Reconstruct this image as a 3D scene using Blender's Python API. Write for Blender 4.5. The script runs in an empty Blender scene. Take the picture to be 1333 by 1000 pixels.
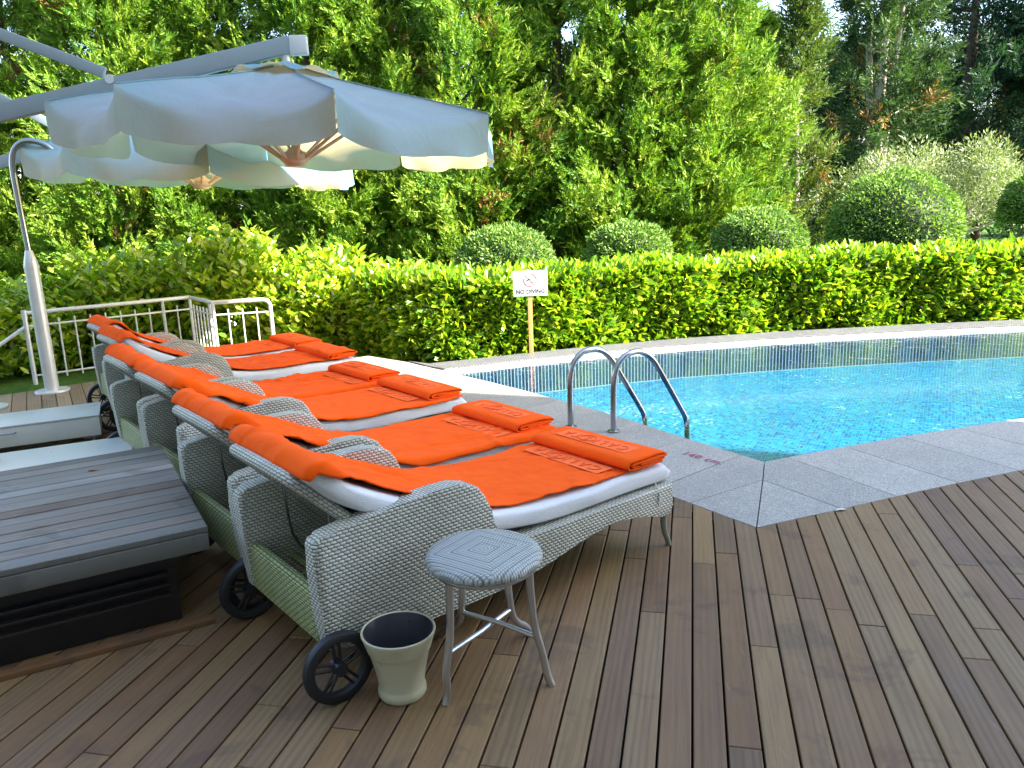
import bpy, bmesh, math, random
import numpy as np
from mathutils import Vector, Matrix, noise as mnoise
PI = math.pi
random.seed(7)
SC = bpy.context.scene
COL = SC.collection

# ------------------------------------------------------------------ camera
CAMH = 1.5
pit, roll = math.radians(12.68656603), math.radians(2.07708817)
cp, sp = math.cos(pit), math.sin(pit)
fwd = Vector((0, cp, -sp)); rgt = Vector((1, 0, 0)); dwn = Vector((0, -sp, -cp))
r2 = rgt * math.cos(roll) + dwn * math.sin(roll)
d2 = -rgt * math.sin(roll) + dwn * math.cos(roll)
cam = bpy.data.objects.new("camera", bpy.data.cameras.new("camera"))
COL.objects.link(cam)
M = Matrix.Identity(4)
for i in range(3):
    M[i][0] = r2[i]; M[i][1] = -d2[i]; M[i][2] = -fwd[i]
M.translation = Vector((0, 0, CAMH))
cam.matrix_world = M
cam.data.sensor_width = 36; cam.data.lens = 1040 / 1333 * 36
cam.data.clip_start = .05; cam.data.clip_end = 2000
SC.camera = cam

# ------------------------------------------------------------------ objects
def tag(o, label=None, cat=None, group=None, kind=None):
    if label: o['label'] = label
    if cat: o['category'] = cat
    if group: o['group'] = group
    if kind: o['kind'] = kind
    return o

def empty(name, loc=(0, 0, 0), rz=0, **k):
    o = bpy.data.objects.new(name, None); COL.objects.link(o)
    o.location = loc; o.rotation_euler = (0, 0, rz); o.empty_display_size = .1
    return tag(o, **k)

def copy_tree(o, parent=None):
    c = o.copy(); COL.objects.link(c)
    if parent is not None: c.parent = parent
    for ch in list(o.children): copy_tree(ch, c)
    return c

class MB:
    """collects shapes, then links them as ONE mesh object"""
    def __init__(s): s.v = []; s.f = []; s.uv = []; s.mi = []; s.sm = []; s.m = 0
    def add(s, vs, fs, smooth=True, uvs=None):
        b = len(s.v); s.v += [tuple(v) for v in vs]
        for i, f in enumerate(fs):
            s.f.append([b + k for k in f]); s.mi.append(s.m); s.sm.append(smooth)
            s.uv.append(uvs[i] if uvs else None)
    def box(s, c, d, rot=0, ax=None, bev=0):
        bm = bmesh.new(); bmesh.ops.create_cube(bm, size=1)
        for v in bm.verts: v.co = Vector((v.co.x * d[0], v.co.y * d[1], v.co.z * d[2]))
        if bev: bmesh.ops.bevel(bm, geom=bm.edges[:], offset=bev, segments=2, affect='EDGES', profile=.6)
        R = (ax if ax is not None else Matrix.Rotation(rot, 3, 'Z'))
        vs = [R @ v.co + Vector(c) for v in bm.verts]
        s.add(vs, [[v.index for v in f.verts] for f in bm.faces], False); bm.free()
    def tube(s, path, r, n=10, cap=True, closed=False):
        P = [Vector(p) for p in path]; N = len(P); rr = [r[min(len(r) - 1, round(i * (len(r) - 1) / max(1, N - 1)))] for i in range(N)] if isinstance(r, (list, tuple)) else [r] * N
        vs = []; up = None
        for i in range(N):
            a = P[(i - 1) % N] if (i > 0 or closed) else P[0]
            b = P[(i + 1) % N] if (i < N - 1 or closed) else P[-1]
            t = (b - a).normalized()
            if up is None:
                up = t.orthogonal().normalized()
            up = (up - t * up.dot(t)).normalized(); w = t.cross(up)
            for k in range(n):
                an = 2 * PI * k / n; vs.append(P[i] + (up * math.cos(an) + w * math.sin(an)) * rr[i])
        fs = []; uvs = []; L = 0
        for i in range(N if closed else N - 1):
            j = (i + 1) % N; l = (P[j] - P[i]).length; w_ = 2 * PI * rr[i] / n
            for k in range(n):
                k2 = (k + 1) % n
                fs.append([i * n + k, i * n + k2, j * n + k2, j * n + k])
                uvs.append([(L, k * w_), (L, (k + 1) * w_), (L + l, (k + 1) * w_), (L + l, k * w_)])
            L += l
        if cap and not closed:
            fs.append(list(range(n))[::-1]); fs.append([(N - 1) * n + k for k in range(n)]); uvs += [None, None]
        s.add(vs, fs, True, uvs)
    def lathe(s, prof, n=40, c=(0, 0, 0)):
        vs = []
        for r, z in prof:
            for k in range(n):
                a = 2 * PI * k / n; vs.append((c[0] + r * math.cos(a), c[1] + r * math.sin(a), c[2] + z))
        fs = []
        for i in range(len(prof) - 1):
            for k in range(n):
                k2 = (k + 1) % n; fs.append([i * n + k, i * n + k2, (i + 1) * n + k2, (i + 1) * n + k])
        s.add(vs, fs, True)
    def grid(s, fn, nu, nv, smooth=True, closed_u=False):
        vs = [fn(i / (nu - (0 if closed_u else 1)), j / (nv - 1)) for i in range(nu) for j in range(nv)]
        fs = []
        for i in range(nu if closed_u else nu - 1):
            i2 = (i + 1) % nu
            for j in range(nv - 1): fs.append([i * nv + j, i2 * nv + j, i2 * nv + j + 1, i * nv + j + 1])
        s.add(vs, fs, smooth)
    def prism(s, poly, h0, h1, axis='z', bev=0, seg=3):
        """extrude a 2-D outline along an axis; axis 'y': outline is (x,z)"""
        bm = bmesh.new()
        if axis == 'z': mk = lambda p, h: (p[0], p[1], h)
        else: mk = lambda p, h: (p[0], h, p[1])
        A = [bm.verts.new(mk(p, h0)) for p in poly]; B = [bm.verts.new(mk(p, h1)) for p in poly]
        n = len(poly); rim = []
        f0 = bm.faces.new(A[::-1]); f1 = bm.faces.new(B)
        for i in range(n): bm.faces.new([A[i], A[(i + 1) % n], B[(i + 1) % n], B[i]])
        rim = list(f0.edges) + list(f1.edges)
        if bev: bmesh.ops.bevel(bm, geom=rim, offset=bev, segments=seg, affect='EDGES', profile=.5, clamp_overlap=True)
        bmesh.ops.recalc_face_normals(bm, faces=bm.faces[:])
        bm.verts.index_update()
        s.add([v.co.copy() for v in bm.verts], [[v.index for v in f.verts] for f in bm.faces], True); bm.free()
    def build(s, name, mats, parent=None, boxuv=False, sharp=40, **k):
        me = bpy.data.meshes.new(name)
        me.from_pydata(s.v, [], s.f)
        mats = mats if isinstance(mats, (list, tuple)) else [mats]
        for m in mats: me.materials.append(m)
        me.polygons.foreach_set('material_index', s.mi)
        me.polygons.foreach_set('use_smooth', s.sm)
        if boxuv or any(u for u in s.uv):
            lay = me.uv_layers.new(name='UVMap').data; li = 0
            for p in me.polygons:
                u = s.uv[p.index]
                n = p.normal
                for q, vi in enumerate(p.vertices):
                    if u: lay[li].uv = u[q]
                    else:
                        c = me.vertices[vi].co
                        if abs(n.y) >= abs(n.x) and abs(n.y) >= abs(n.z): lay[li].uv = (c.x, c.z)
                        elif abs(n.z) >= abs(n.x): lay[li].uv = (c.y, c.x)
                        else: lay[li].uv = (c.y, c.z)
                    li += 1
        me.update()
        try: me.set_sharp_from_angle(angle=math.radians(sharp))
        except Exception: pass
        o = bpy.data.objects.new(name, me); COL.objects.link(o)
        if parent is not None: o.parent = parent
        return tag(o, **k)

def fast_mesh(name, V, F4, mats, colors=None, mi=None, smooth=False, parent=None, **k):
    me = bpy.data.meshes.new(name); nf = len(F4); kk = F4.shape[1]
    me.vertices.add(len(V)); me.vertices.foreach_set('co', np.asarray(V, np.float32).ravel())
    me.loops.add(nf * kk); me.loops.foreach_set('vertex_index', np.asarray(F4, np.int32).ravel())
    me.polygons.add(nf)
    me.polygons.foreach_set('loop_start', np.arange(0, nf * kk, kk, dtype=np.int32))
    me.polygons.foreach_set('loop_total', np.full(nf, kk, dtype=np.int32))
    for m in (mats if isinstance(mats, (list, tuple)) else [mats]): me.materials.append(m)
    if mi is not None: me.polygons.foreach_set('material_index', np.asarray(mi, np.int32))
    if smooth: me.polygons.foreach_set('use_smooth', np.ones(nf, bool))
    if colors is not None:
        ca = me.color_attributes.new('col', 'FLOAT_COLOR', 'POINT')
        c4 = np.ones((len(V), 4), np.float32); c4[:, :3] = colors
        ca.data.foreach_set('color', c4.ravel())
    me.update(calc_edges=True)
    o = bpy.data.objects.new(name, me); COL.objects.link(o)
    if parent is not None: o.parent = parent
    return tag(o, **k)

# ------------------------------------------------------------------ materials
class NT:
    def __init__(s, name):
        s.m = bpy.data.materials.new(name); s.m.use_nodes = True; s.t = s.m.node_tree
        s.t.nodes.clear(); s.out = s.t.nodes.new('ShaderNodeOutputMaterial')
    def n(s, typ, ins=None, **kw):
        nd = s.t.nodes.new('ShaderNode' + typ)
        for k, v in kw.items(): setattr(nd, k, v)
        for k, v in (ins or {}).items(): s.set(nd.inputs[k], v)
        return nd
    def set(s, sock, v):
        if isinstance(v, bpy.types.NodeSocket): s.t.links.new(v, sock)
        elif hasattr(v, 'outputs'): s.t.links.new(v.outputs[0], sock)
        else:
            if isinstance(v, (tuple, list)) and len(v) == 3 and sock.type == 'RGBA': v = (*v, 1)
            sock.default_value = v
    def math(s, op, a, b=None, c=None, clamp=False):
        nd = s.t.nodes.new('ShaderNodeMath'); nd.operation = op; nd.use_clamp = clamp
        for i, x in enumerate((a, b, c)):
            if x is not None: s.set(nd.inputs[i], x)
        return nd.outputs[0]
    def mix(s, fac, a, b, blend='MIX'):
        nd = s.t.nodes.new('ShaderNodeMix'); nd.data_type = 'RGBA'; nd.blend_type = blend
        s.set(nd.inputs[0], fac); s.set(nd.inputs[6], a); s.set(nd.inputs[7], b)
        return nd.outputs[2]
    def noise(s, vec, scale, detail=3, rough=.55, dist=0, dim='3D'):
        nd = s.t.nodes.new('ShaderNodeTexNoise'); nd.noise_dimensions = dim
        if vec is not None: s.set(nd.inputs['Vector'], vec)
        nd.inputs['Scale'].default_value = scale; nd.inputs['Detail'].default_value = detail
        nd.inputs['Roughness'].default_value = rough; nd.inputs['Distortion'].default_value = dist
        return nd.outputs[0]
    def ramp(s, fac, stops, interp='LINEAR'):
        nd = s.t.nodes.new('ShaderNodeValToRGB'); s.set(nd.inputs[0], fac); cr = nd.color_ramp; cr.interpolation = interp
        while len(cr.elements) < len(stops): cr.elements.new(.5)
        for e, (p, c) in zip(cr.elements, stops): e.position = p; e.color = (*c, 1) if len(c) == 3 else c
        return nd.outputs[0]
    def map(s, vec, scale=(1, 1, 1), loc=(0, 0, 0), rot=(0, 0, 0)):
        nd = s.t.nodes.new('ShaderNodeMapping'); s.set(nd.inputs[0], vec)
        nd.inputs['Scale'].default_value = scale; nd.inputs['Location'].default_value = loc; nd.inputs['Rotation'].default_value = rot
        return nd.outputs[0]
    def obj(s): return s.t.nodes.new('ShaderNodeTexCoord').outputs['Object']
    def uv(s): return s.t.nodes.new('ShaderNodeTexCoord').outputs['UV']
    def gen_pos(s): return s.t.nodes.new('ShaderNodeNewGeometry').outputs['Position']
    def bump(s, h, strength=.5, dist=.005, normal=None):
        nd = s.t.nodes.new('ShaderNodeBump'); nd.inputs['Strength'].default_value = strength; nd.inputs['Distance'].default_value = dist
        s.set(nd.inputs['Height'], h)
        if normal is not None: s.set(nd.inputs['Normal'], normal)
        return nd.outputs[0]
    def bsdf(s, color, rough=.5, metal=0., normal=None, spec=.5, **kw):
        nd = s.t.nodes.new('ShaderNodeBsdfPrincipled')
        s.set(nd.inputs['Base Color'], color); s.set(nd.inputs['Roughness'], rough); s.set(nd.inputs['Metallic'], metal)
        s.set(nd.inputs['Specular IOR Level'], spec)
        if normal is not None: s.set(nd.inputs['Normal'], normal)
        for k, v in kw.items(): s.set(nd.inputs[k.replace('_', ' ')], v)
        return nd.outputs[0]
    def done(s, sh): s.t.links.new(sh, s.out.inputs['Surface']); return s.m

def m_simple(name, col, rough=.5, metal=0., var=.12, vscale=8, bump=0., bscale=120, spec=.5):
    t = NT(name); o = t.obj()
    nz = t.noise(o, vscale, 5, .65)
    c = t.mix(nz, tuple(x * (1 - var) for x in col), tuple(min(1, x * (1 + var)) for x in col))
    nrm = t.bump(t.noise(o, bscale, 3), .4, bump) if bump else None
    rg = t.math('MULTIPLY_ADD', nz, .25, rough - .12)
    return t.done(t.bsdf(c, rg, metal, nrm, spec))

def m_wicker(name, base, dark, row=.0116, col=.0205, rough=.5, swap=False):
    t = NT(name); uv = t.uv()
    sx = t.n('SeparateXYZ', {0: uv})
    U, V = sx.outputs[0], sx.outputs[1]
    wob = t.noise(t.obj(), 25, 2)
    V = t.math('ADD', t.math('DIVIDE', V, row), t.math('MULTIPLY', wob, .12))
    U = t.math('DIVIDE', U, col)
    r = t.math('FLOOR', V); fv = t.math('FRACT', V)
    fu = t.math('FRACT', t.math('ADD', t.math('ADD', U, t.math('MULTIPLY', r, .5)), t.math('MULTIPLY', t.math('SUBTRACT', fv, .5), .15)))
    a = t.math('SINE', t.math('MULTIPLY', fu, PI)); b = t.math('SINE', t.math('MULTIPLY', fv, PI))
    h = t.math('MULTIPLY', t.math('POWER', a, .6), t.math('POWER', b, .8))
    # strand-to-strand tint, grime, and the holes between strands
    cell = t.n('CombineXYZ', {0: t.math('FLOOR', t.math('ADD', U, t.math('MULTIPLY', r, .5))), 1: r})
    wn = t.n('TexWhiteNoise', {'Vector': cell}, noise_dimensions='2D').outputs[0]
    g = t.noise(t.obj(), 5, 5, .7)
    c1 = t.mix(wn, tuple(x * .90 for x in base), tuple(min(1, x * 1.08) for x in base))
    c1 = t.mix(t.math('MULTIPLY', t.ramp(g, [(.45, (0, 0, 0)), (.7, (1, 1, 1))]), .35), c1, dark)
    hole = t.ramp(h, [(.10, (1, 1, 1)), (.55, (0, 0, 0))])
    c = t.mix(hole, c1, tuple(x * .42 for x in dark))
    return t.done(t.bsdf(c, rough, 0, t.bump(h, .75, .005), .3))

def m_terry(name, col, var=.08, bs=420, bump=.0025, sheen=.3, lo=None):
    t = NT(name); o = t.obj()
    n1 = t.noise(o, 6, 4, .6); n2 = t.noise(o, bs, 2, .7); n3 = t.noise(o, 60, 3)
    c = t.mix(n1, lo or tuple(x * (1 - var) for x in col), col)
    h = t.math('ADD', n2, t.math('MULTIPLY', n3, .8))
    return t.done(t.bsdf(c, .95, 0, t.bump(h, .55, bump), .03, Sheen_Weight=sheen, Sheen_Roughness=.5))

def m_leaf(name, rough=.45, trans=.35, spec=.5, tcol=(1.25, 1.3, .45), bump=False):
    t = NT(name)
    a = t.n('Attribute', attribute_name='col')
    c = a.outputs['Color']
    p = t.bsdf(c, rough, 0, None, spec)
    tr = t.n('BsdfTranslucent', {'Color': t.mix(1.0, c, tcol, 'MULTIPLY')})
    mx = t.n('MixShader', {0: trans, 1: p, 2: tr.outputs[0]})
    return t.done(mx.outputs[0])

def m_planks(name, stops, gscale=1., wet=.45):
    """wood along UV.x; per-board tint in attribute 'col' (r,g,b random numbers)"""
    t = NT(name); uv = t.uv(); at = t.n('Attribute', attribute_name='col')
    sep = t.n('SeparateColor', {0: at.outputs['Color']})
    r, g, b = sep.outputs[0], sep.outputs[1], sep.outputs[2]
    off = t.n('CombineXYZ', {0: t.math('MULTIPLY', r, 37.), 1: t.math('MULTIPLY', g, 91.), 2: t.math('MULTIPLY', b, 17.)})
    v = t.n('VectorMath', {0: uv, 1: off.outputs[0]}, operation='ADD').outputs[0]
    fine = t.noise(t.map(v, (3.5 * gscale, 110 * gscale, 1)), 1., 5, .7)
    warp = t.noise(t.map(v, (1.6, 9, 1)), 1., 2)
    wv = t.n('TexWave', {'Vector': t.map(v, (.55, 8, 1)), 'Scale': 1.6, 'Distortion': 7., 'Detail': 2., 'Detail Scale': .8}, wave_type='BANDS', bands_direction='Y')
    wv2 = t.ramp(wv.outputs[1], [(.0, (0, 0, 0)), (.55, (.75, .75, .75)), (1, (1, 1, 1))])
    tone = t.math('ADD', t.math('MULTIPLY', r, .66), t.math('MULTIPLY_ADD', warp, .75, -.2))
    c = t.ramp(tone, stops)
    c = t.mix(t.math('MULTIPLY', t.ramp(g, [(.5, (0, 0, 0)), (.95, (1, 1, 1))]), .45), c, (.20, .105, .06))
    c = t.mix(t.math('MULTIPLY', b, .26), c, (.135, .105, .062))
    c = t.mix(t.math('MULTIPLY', t.ramp(fine, [(.36, (1, 1, 1)), (.54, (0, 0, 0))]), .28), c, (.05, .032, .02))
    c = t.mix(t.math('MULTIPLY', t.math('SUBTRACT', 1., wv2), t.math('MULTIPLY', b, .38)), c, (.055, .036, .026))
    st = t.noise(t.gen_pos(), 3.2, 5, .65, .6)
    c = t.mix(t.math('MULTIPLY', t.ramp(st, [(.56, (0, 0, 0)), (.63, (1, 1, 1)), (.7, (.3, .3, .3))]), .38), c, (.05, .034, .03))
    sc = t.noise(t.map(t.gen_pos(), (60, 9, 1), rot=(0, 0, .6)), 1., 2, .5)
    c = t.mix(t.math('MULTIPLY', t.ramp(sc, [(.70, (0, 0, 0)), (.76, (1, 1, 1))]), .18), c, (.3, .28, .25))
    h = t.math('ADD', fine, t.math('MULTIPLY', wv2, .35))
    rg = t.math('MULTIPLY_ADD', st, .3, wet)
    return t.done(t.bsdf(c, rg, 0, t.bump(h, .35, .0025), .45))

def m_stone():
    t = NT('granite'); o = t.gen_pos(); a = t.n('Attribute', attribute_name='col')
    sp_ = t.n('TexVoronoi', {'Vector': o, 'Scale': 260.}).outputs['Color']
    spv = t.n('SeparateColor', {0: sp_}).outputs[0]
    c = t.ramp(spv, [(0, (.17, .16, .145)), (.3, (.28, .265, .24)), (.75, (.38, .36, .325)), (1, (.55, .53, .49))])
    n = t.noise(o, 2.2, 6, .7); n2 = t.noise(o, 14, 4, .7)
    c = t.mix(t.math('MULTIPLY', t.ramp(n, [(.4, (0, 0, 0)), (.7, (1, 1, 1))]), .35), c, (.19, .185, .18))
    c = t.mix(t.math('MULTIPLY', t.ramp(n2, [(.5, (0, 0, 0)), (.75, (1, 1, 1))]), .2), c, (.4, .38, .35))
    c = t.mix(.5, c, t.mix(1., c, t.mix(a.outputs['Color'], (.78, .78, .8), (1.2, 1.2, 1.2)), 'MULTIPLY'))
    return t.done(t.bsdf(c, .62, 0, t.bump(t.math('ADD', spv, n2), .3, .002), .4))

def m_mosaic(name, stops, tile=.024, grout=(.05, .21, .25), tx=1., ty=1., gw=.10, uv=False, rough=.15, gy=None):
    t = NT(name); v = t.uv() if uv else t.gen_pos()
    s = t.n('SeparateXYZ', {0: t.map(v, (1 / (tile * tx), 1 / (tile * ty), 1), rot=(0, 0, 0 if uv else .5))})
    x, y = s.outputs[0], s.outputs[1]
    fx, fy = t.math('FRACT', x), t.math('FRACT', y)
    cell = t.n('CombineXYZ', {0: t.math('FLOOR', x), 1: t.math('FLOOR', y)})
    wn = t.n('TexWhiteNoise', {'Vector': cell}, noise_dimensions='2D')
    big = t.noise(v, .8, 3, .6)
    k = t.math('ADD', t.math('MULTIPLY', wn.outputs[0], .86), t.math('MULTIPLY', t.math('SUBTRACT', big, .43), .5), clamp=True)
    c = t.ramp(k, stops, 'CONSTANT')
    ex = t.math('LESS_THAN', fx, gw); ey = t.math('LESS_THAN', fy, gw if gy is None else gy)
    g = t.math('MAXIMUM', ex, ey)
    return t.done(t.bsdf(t.mix(g, c, grout), rough, 0, None, .5))

def m_water():
    t = NT('pool_water'); p = t.gen_pos()
    n1 = t.noise(p, 4.5, 3, .55, .5); n2 = t.noise(p, 26, 2, .5, .5)
    nrm = t.bump(t.math('ADD', n1, t.math('MULTIPLY', n2, .30)), .16, .06)
    dt = t.n('VectorMath', {0: t.t.nodes.new('ShaderNodeNewGeometry').outputs['Incoming'], 1: nrm}, operation='DOT_PRODUCT').outputs['Value']
    fr = t.math('MULTIPLY_ADD', t.math('POWER', t.math('SUBTRACT', 1., t.math('ABSOLUTE', dt), clamp=True), 5.), .9, .02)
    tr = t.n('BsdfTransparent', {'Color': (.86, .97, .99, 1)})
    gl = t.n('BsdfGlossy', {'Color': (1, 1, 1, 1), 'Roughness': .03, 'Normal': nrm})
    mx = t.n('MixShader', {0: fr, 1: tr.outputs[0], 2: gl.outputs[0]})
    return t.done(mx.outputs[0])

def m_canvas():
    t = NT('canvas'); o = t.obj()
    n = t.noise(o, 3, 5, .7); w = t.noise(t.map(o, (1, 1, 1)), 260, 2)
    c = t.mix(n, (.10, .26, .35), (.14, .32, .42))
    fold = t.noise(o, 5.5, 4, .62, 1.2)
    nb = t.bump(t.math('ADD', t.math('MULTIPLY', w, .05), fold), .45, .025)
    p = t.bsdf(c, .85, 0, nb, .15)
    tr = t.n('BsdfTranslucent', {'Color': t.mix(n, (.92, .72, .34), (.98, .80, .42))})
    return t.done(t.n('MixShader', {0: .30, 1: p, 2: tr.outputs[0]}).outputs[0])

def m_brushed(name, col, rough=.32):
    t = NT(name); o = t.obj()
    n = t.noise(o, 9, 4, .6); f = t.noise(t.map(o, (200, 200, 8)), 1, 2)
    c = t.mix(n, tuple(x * .8 for x in col), col)
    rg = t.math('MULTIPLY_ADD', n, .22, rough - .1)
    return t.done(t.bsdf(c, rg, 1., t.bump(f, .12, .001), .5))

def m_grass():
    t = NT('grass'); p = t.gen_pos()
    n = t.noise(p, 9, 6, .75); n2 = t.noise(p, .8, 4, .6)
    c = t.ramp(t.math('ADD', t.math('MULTIPLY', n, .6), t.math('MULTIPLY', n2, .4)), [(.3, (.025, .05, .012)), (.52, (.06, .13, .02)), (.7, (.14, .2, .04))])
    return t.done(t.bsdf(c, .9, 0, t.bump(n, .8, .05), .1))

MT = {}
MT['wicker'] = m_wicker('grey_wicker', (.56, .56, .49), (.24, .24, .17))
MT['wicker_in'] = m_wicker('olive_wicker', (.34, .37, .15), (.13, .15, .05), .0105, .03)  # darker, greener weave for rear panel, backrest and cross tubes
MT['towel'] = m_terry('orange_towel', (.96, .122, .008), lo=(.90, .088, .005), sheen=.05)
MT['towel_band'] = m_simple('orange_flat_weave', (.97, .145, .018), .8, 0, .05, 40, .001, 500)
MT['towel_text'] = m_simple('orange_embossed', (.86, .10, .009), .85, 0, .06, 40)
MT['terry'] = m_terry('white_terry', (.70, .72, .75), bs=260, bump=.004, sheen=.15)
MT['alu'] = m_brushed('aluminium', (.62, .63, .64), .36)
MT['steel'] = m_brushed('steel', (.40, .41, .43), .2)
MT['galv'] = m_simple('galvanised_steel', (.60, .61, .61), .38, .35, .08, 12)
MT['black'] = m_simple('black_plastic', (.012, .0125, .015), .5, 0, .25, 20, .001, 300)
MT['stone'] = m_stone()
MT['cream'] = m_simple('cream_ceramic', (.50, .46, .31), .30, 0, .05, 4, .0006, 60)
MT['legpaint'] = m_simple('olive_grey_painted_leg', (.22, .24, .17), .45, 0, .15, 30)
MT['potin'] = m_simple('dark_glaze', (.035, .036, .045), .3, 0, .3, 12)
MT['white_metal'] = m_simple('white_painted_metal', (.60, .64, .62), .3, 0, .07, 5, .0008, 180)
MT['grey_paint'] = m_simple('pale_grey_painted_metal', (.22, .28, .31), .35, 0, .05, 5)
MT['hub'] = m_simple('beige_plastic', (.50, .38, .27), .5, 0, .12, 14)
MT['canvas'] = m_canvas()
MT['darkwood'] = m_simple('dark_stained_wood', (.016, .013, .014), .38, 0, .4, 6, .002, 40)
MT['sign_white'] = m_simple('white_sign_board', (.52, .52, .53), .35, 0, .04, 9)
MT['sign_post'] = m_simple('stained_timber_post', (.42, .2, .06), .6, 0, .3, 14, .002, 80)
MT['sign_ink'] = m_simple('grey_sign_ink', (.03, .03, .04), .5, 0, .2, 30)
MT['sign_red'] = m_simple('red_sign_ink', (.62, .05, .08), .5, 0, .1, 30)
MT['mark'] = m_simple('worn_red_paint', (.36, .05, .13), .7, 0, .35, 60)
MT['laurel'] = m_leaf('laurel_leaf', .26, .36, .7, (1.5, 1.5, .5))
MT['cypress'] = m_leaf('cypress_leaf', .6, .28, .3)
MT['olive'] = m_leaf('olive_leaf', .5, .25, .4)
MT['bark'] = m_simple('bark', (.13, .09, .065), .9, 0, .45, 12, .01, 30)
MT['palebark'] = m_simple('pale_bark', (.34, .30, .26), .9, 0, .35, 12, .01, 30)
MT['grass'] = m_grass()
MT['soil'] = m_simple('soil', (.07, .05, .035), .95, 0, .4, 15, .01, 40)
MT['deck'] = m_planks('hardwood_deck', [(0, (.120, .056, .023)), (.25, (.170, .086, .033)), (.5, (.21, .115, .043)), (.75, (.235, .140, .054)), (1, (.27, .175, .072))])
MT['deck2'] = m_planks('tan_deck', [(0, (.20, .145, .085)), (.5, (.27, .20, .12)), (1, (.33, .25, .16))])
MT['greyplank'] = m_planks('weathered_planks', [(0, (.115, .112, .10)), (.45, (.18, .18, .165)), (.8, (.24, .24, .22)), (1, (.17, .15, .11))], 1.3, .5)
MT['gap'] = m_simple('deck_shadow_gap', (.008, .007, .006), .95)
BL = [(0, (.002, .025, .17)), (.14, (.002, .070, .23)), (.30, (.002, .110, .24)), (.54, (.002, .145, .26)), (.78, (.008, .18, .285)), (.91, (.22, .37, .42)), (.97, (.003, .018, .13))]  # palest tile colour also stands in for sparkle on the water, painted in
MT['floor'] = m_mosaic('pool_floor_mosaic', BL, .026)
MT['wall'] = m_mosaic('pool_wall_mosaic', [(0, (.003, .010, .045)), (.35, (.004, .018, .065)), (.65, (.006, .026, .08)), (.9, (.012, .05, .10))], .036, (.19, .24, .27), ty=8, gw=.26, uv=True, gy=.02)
MT['lip'] = m_mosaic('pool_lip_mosaic', [(0, (.05, .05, .06)), (.5, (.075, .075, .09)), (.8, (.11, .11, .125))], .026, (.20, .20, .21), gw=.16, uv=True, rough=.4)
MT['grout'] = m_simple('white_overflow_tile', (.72, .72, .72), .3, 0, .05)
MT['water'] = m_water()
MT['render'] = m_simple('building_render', (.62, .58, .52), .9, 0, .1, 1.5)
MT['glass'] = m_simple('window_glass', (.05, .06, .07), .08, 0, .1, 2)
MT['orange_dead'] = m_simple('dead_leaf', (.35, .12, .04), .8, 0, .3, 40)
MT['pale_leaf'] = m_simple('pale_fallen_leaf', (.55, .55, .50), .7, 0, .2, 40)
MT['cord'] = m_simple('white_cord', (.7, .7, .7), .8)

# ------------------------------------------------------------------ text helper
def text_verts(txt, size, spacing=1.0, ext=.0008, bold=0.):
    cu = bpy.data.curves.new('t', 'FONT'); cu.body = txt; cu.size = size; cu.extrude = ext; cu.space_character = spacing; cu.offset = bold
    cu.align_x = 'CENTER'; cu.align_y = 'CENTER'; cu.resolution_u = 2
    o = bpy.data.objects.new('t', cu); COL.objects.link(o)
    dg = bpy.context.evaluated_depsgraph_get()
    me = bpy.data.meshes.new_from_object(o.evaluated_get(dg))
    vs = [v.co.copy() for v in me.vertices]; fs = [list(p.vertices) for p in me.polygons]
    bpy.data.objects.remove(o); bpy.data.meshes.remove(me); bpy.data.curves.remove(cu)
    return vs, fs

# ------------------------------------------------------------------ ground, deck
def lerp(a, b, t): return a + (b - a) * t
mb = MB()
Z0 = -.16
for (x0, x1, y0, y1) in ((-400, 400, -400, 3.0), (-400, -2.6, 3.0, 9.25), (14.5, 400, 3.0, 9.25), (-400, 400, 9.25, 700)):
    mb.add([(x0, y0, Z0), (x1, y0, Z0), (x1, y1, Z0), (x0, y1, Z0)], [[0, 1, 2, 3]], False)
mb.build('lawn', MT['grass'], kind='structure')

azd = math.radians(12.86951035)
B = np.array([math.sin(azd), math.cos(azd)]); Q = np.array([math.cos(azd), -math.sin(azd)])
# coping: inner and outer edge polylines (pool side / deck side)
inL = [(1.439, 4.386), (1.14, 4.84), (.73, 5.53), (.21, 6.27), (-.18, 6.77), (-.62, 7.30), (-.80, 7.54)]
outL = [(1.107, 3.452), (.48, 4.36), (.02, 5.02), (-.48, 5.75), (-.88, 6.28), (-1.32, 6.82), (-1.72, 7.28)]
inR = [(1.439, 4.386), (1.84, 4.555), (2.29, 4.73), (2.74, 4.88), (3.39, 5.09), (4.4, 5.36), (5.6, 5.6), (7.2, 5.82), (9.5, 6.0), (12.5, 6.1)]
outR = [(1.107, 3.452), (1.45, 3.585), (1.76, 3.715), (2.1, 3.855), (2.76, 4.10), (4.0, 4.46), (5.6, 4.78), (7.4, 5.02), (9.6, 5.2), (12.6, 5.3)]
edge = [np.array(p) for p in outL[::-1]] + [np.array(p) for p in outR[1:]]
edge_st = [(float(p @ B), float(p @ Q)) for p in edge]      # (s, t)
edge_st.sort(key=lambda e: e[1])
def smax_edge(t):
    for (s0, t0), (s1, t1) in zip(edge_st, edge_st[1:]):
        if t0 <= t <= t1: return lerp(s0, s1, (t - t0) / (t1 - t0))
    return None
uA = np.array([1.282, 1.033]); uA /= np.linalg.norm(uA); nA = np.array([-uA[1], uA[0]]); w1 = np.array([-.57, 2.232])
dl0 = np.array([-3.30, 6.42])                              # far end line of the main deck, along uA
tE = edge_st[0][1]
def smax(t):
    if t > tE: return smax_edge(t)
    # intersection of s-line with deck end line
    p0 = Q * t; A = np.array([[B[0], -uA[0]], [B[1], -uA[1]]]); r = np.linalg.solve(A, dl0 - p0)
    return float(r[0]) - .004
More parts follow.
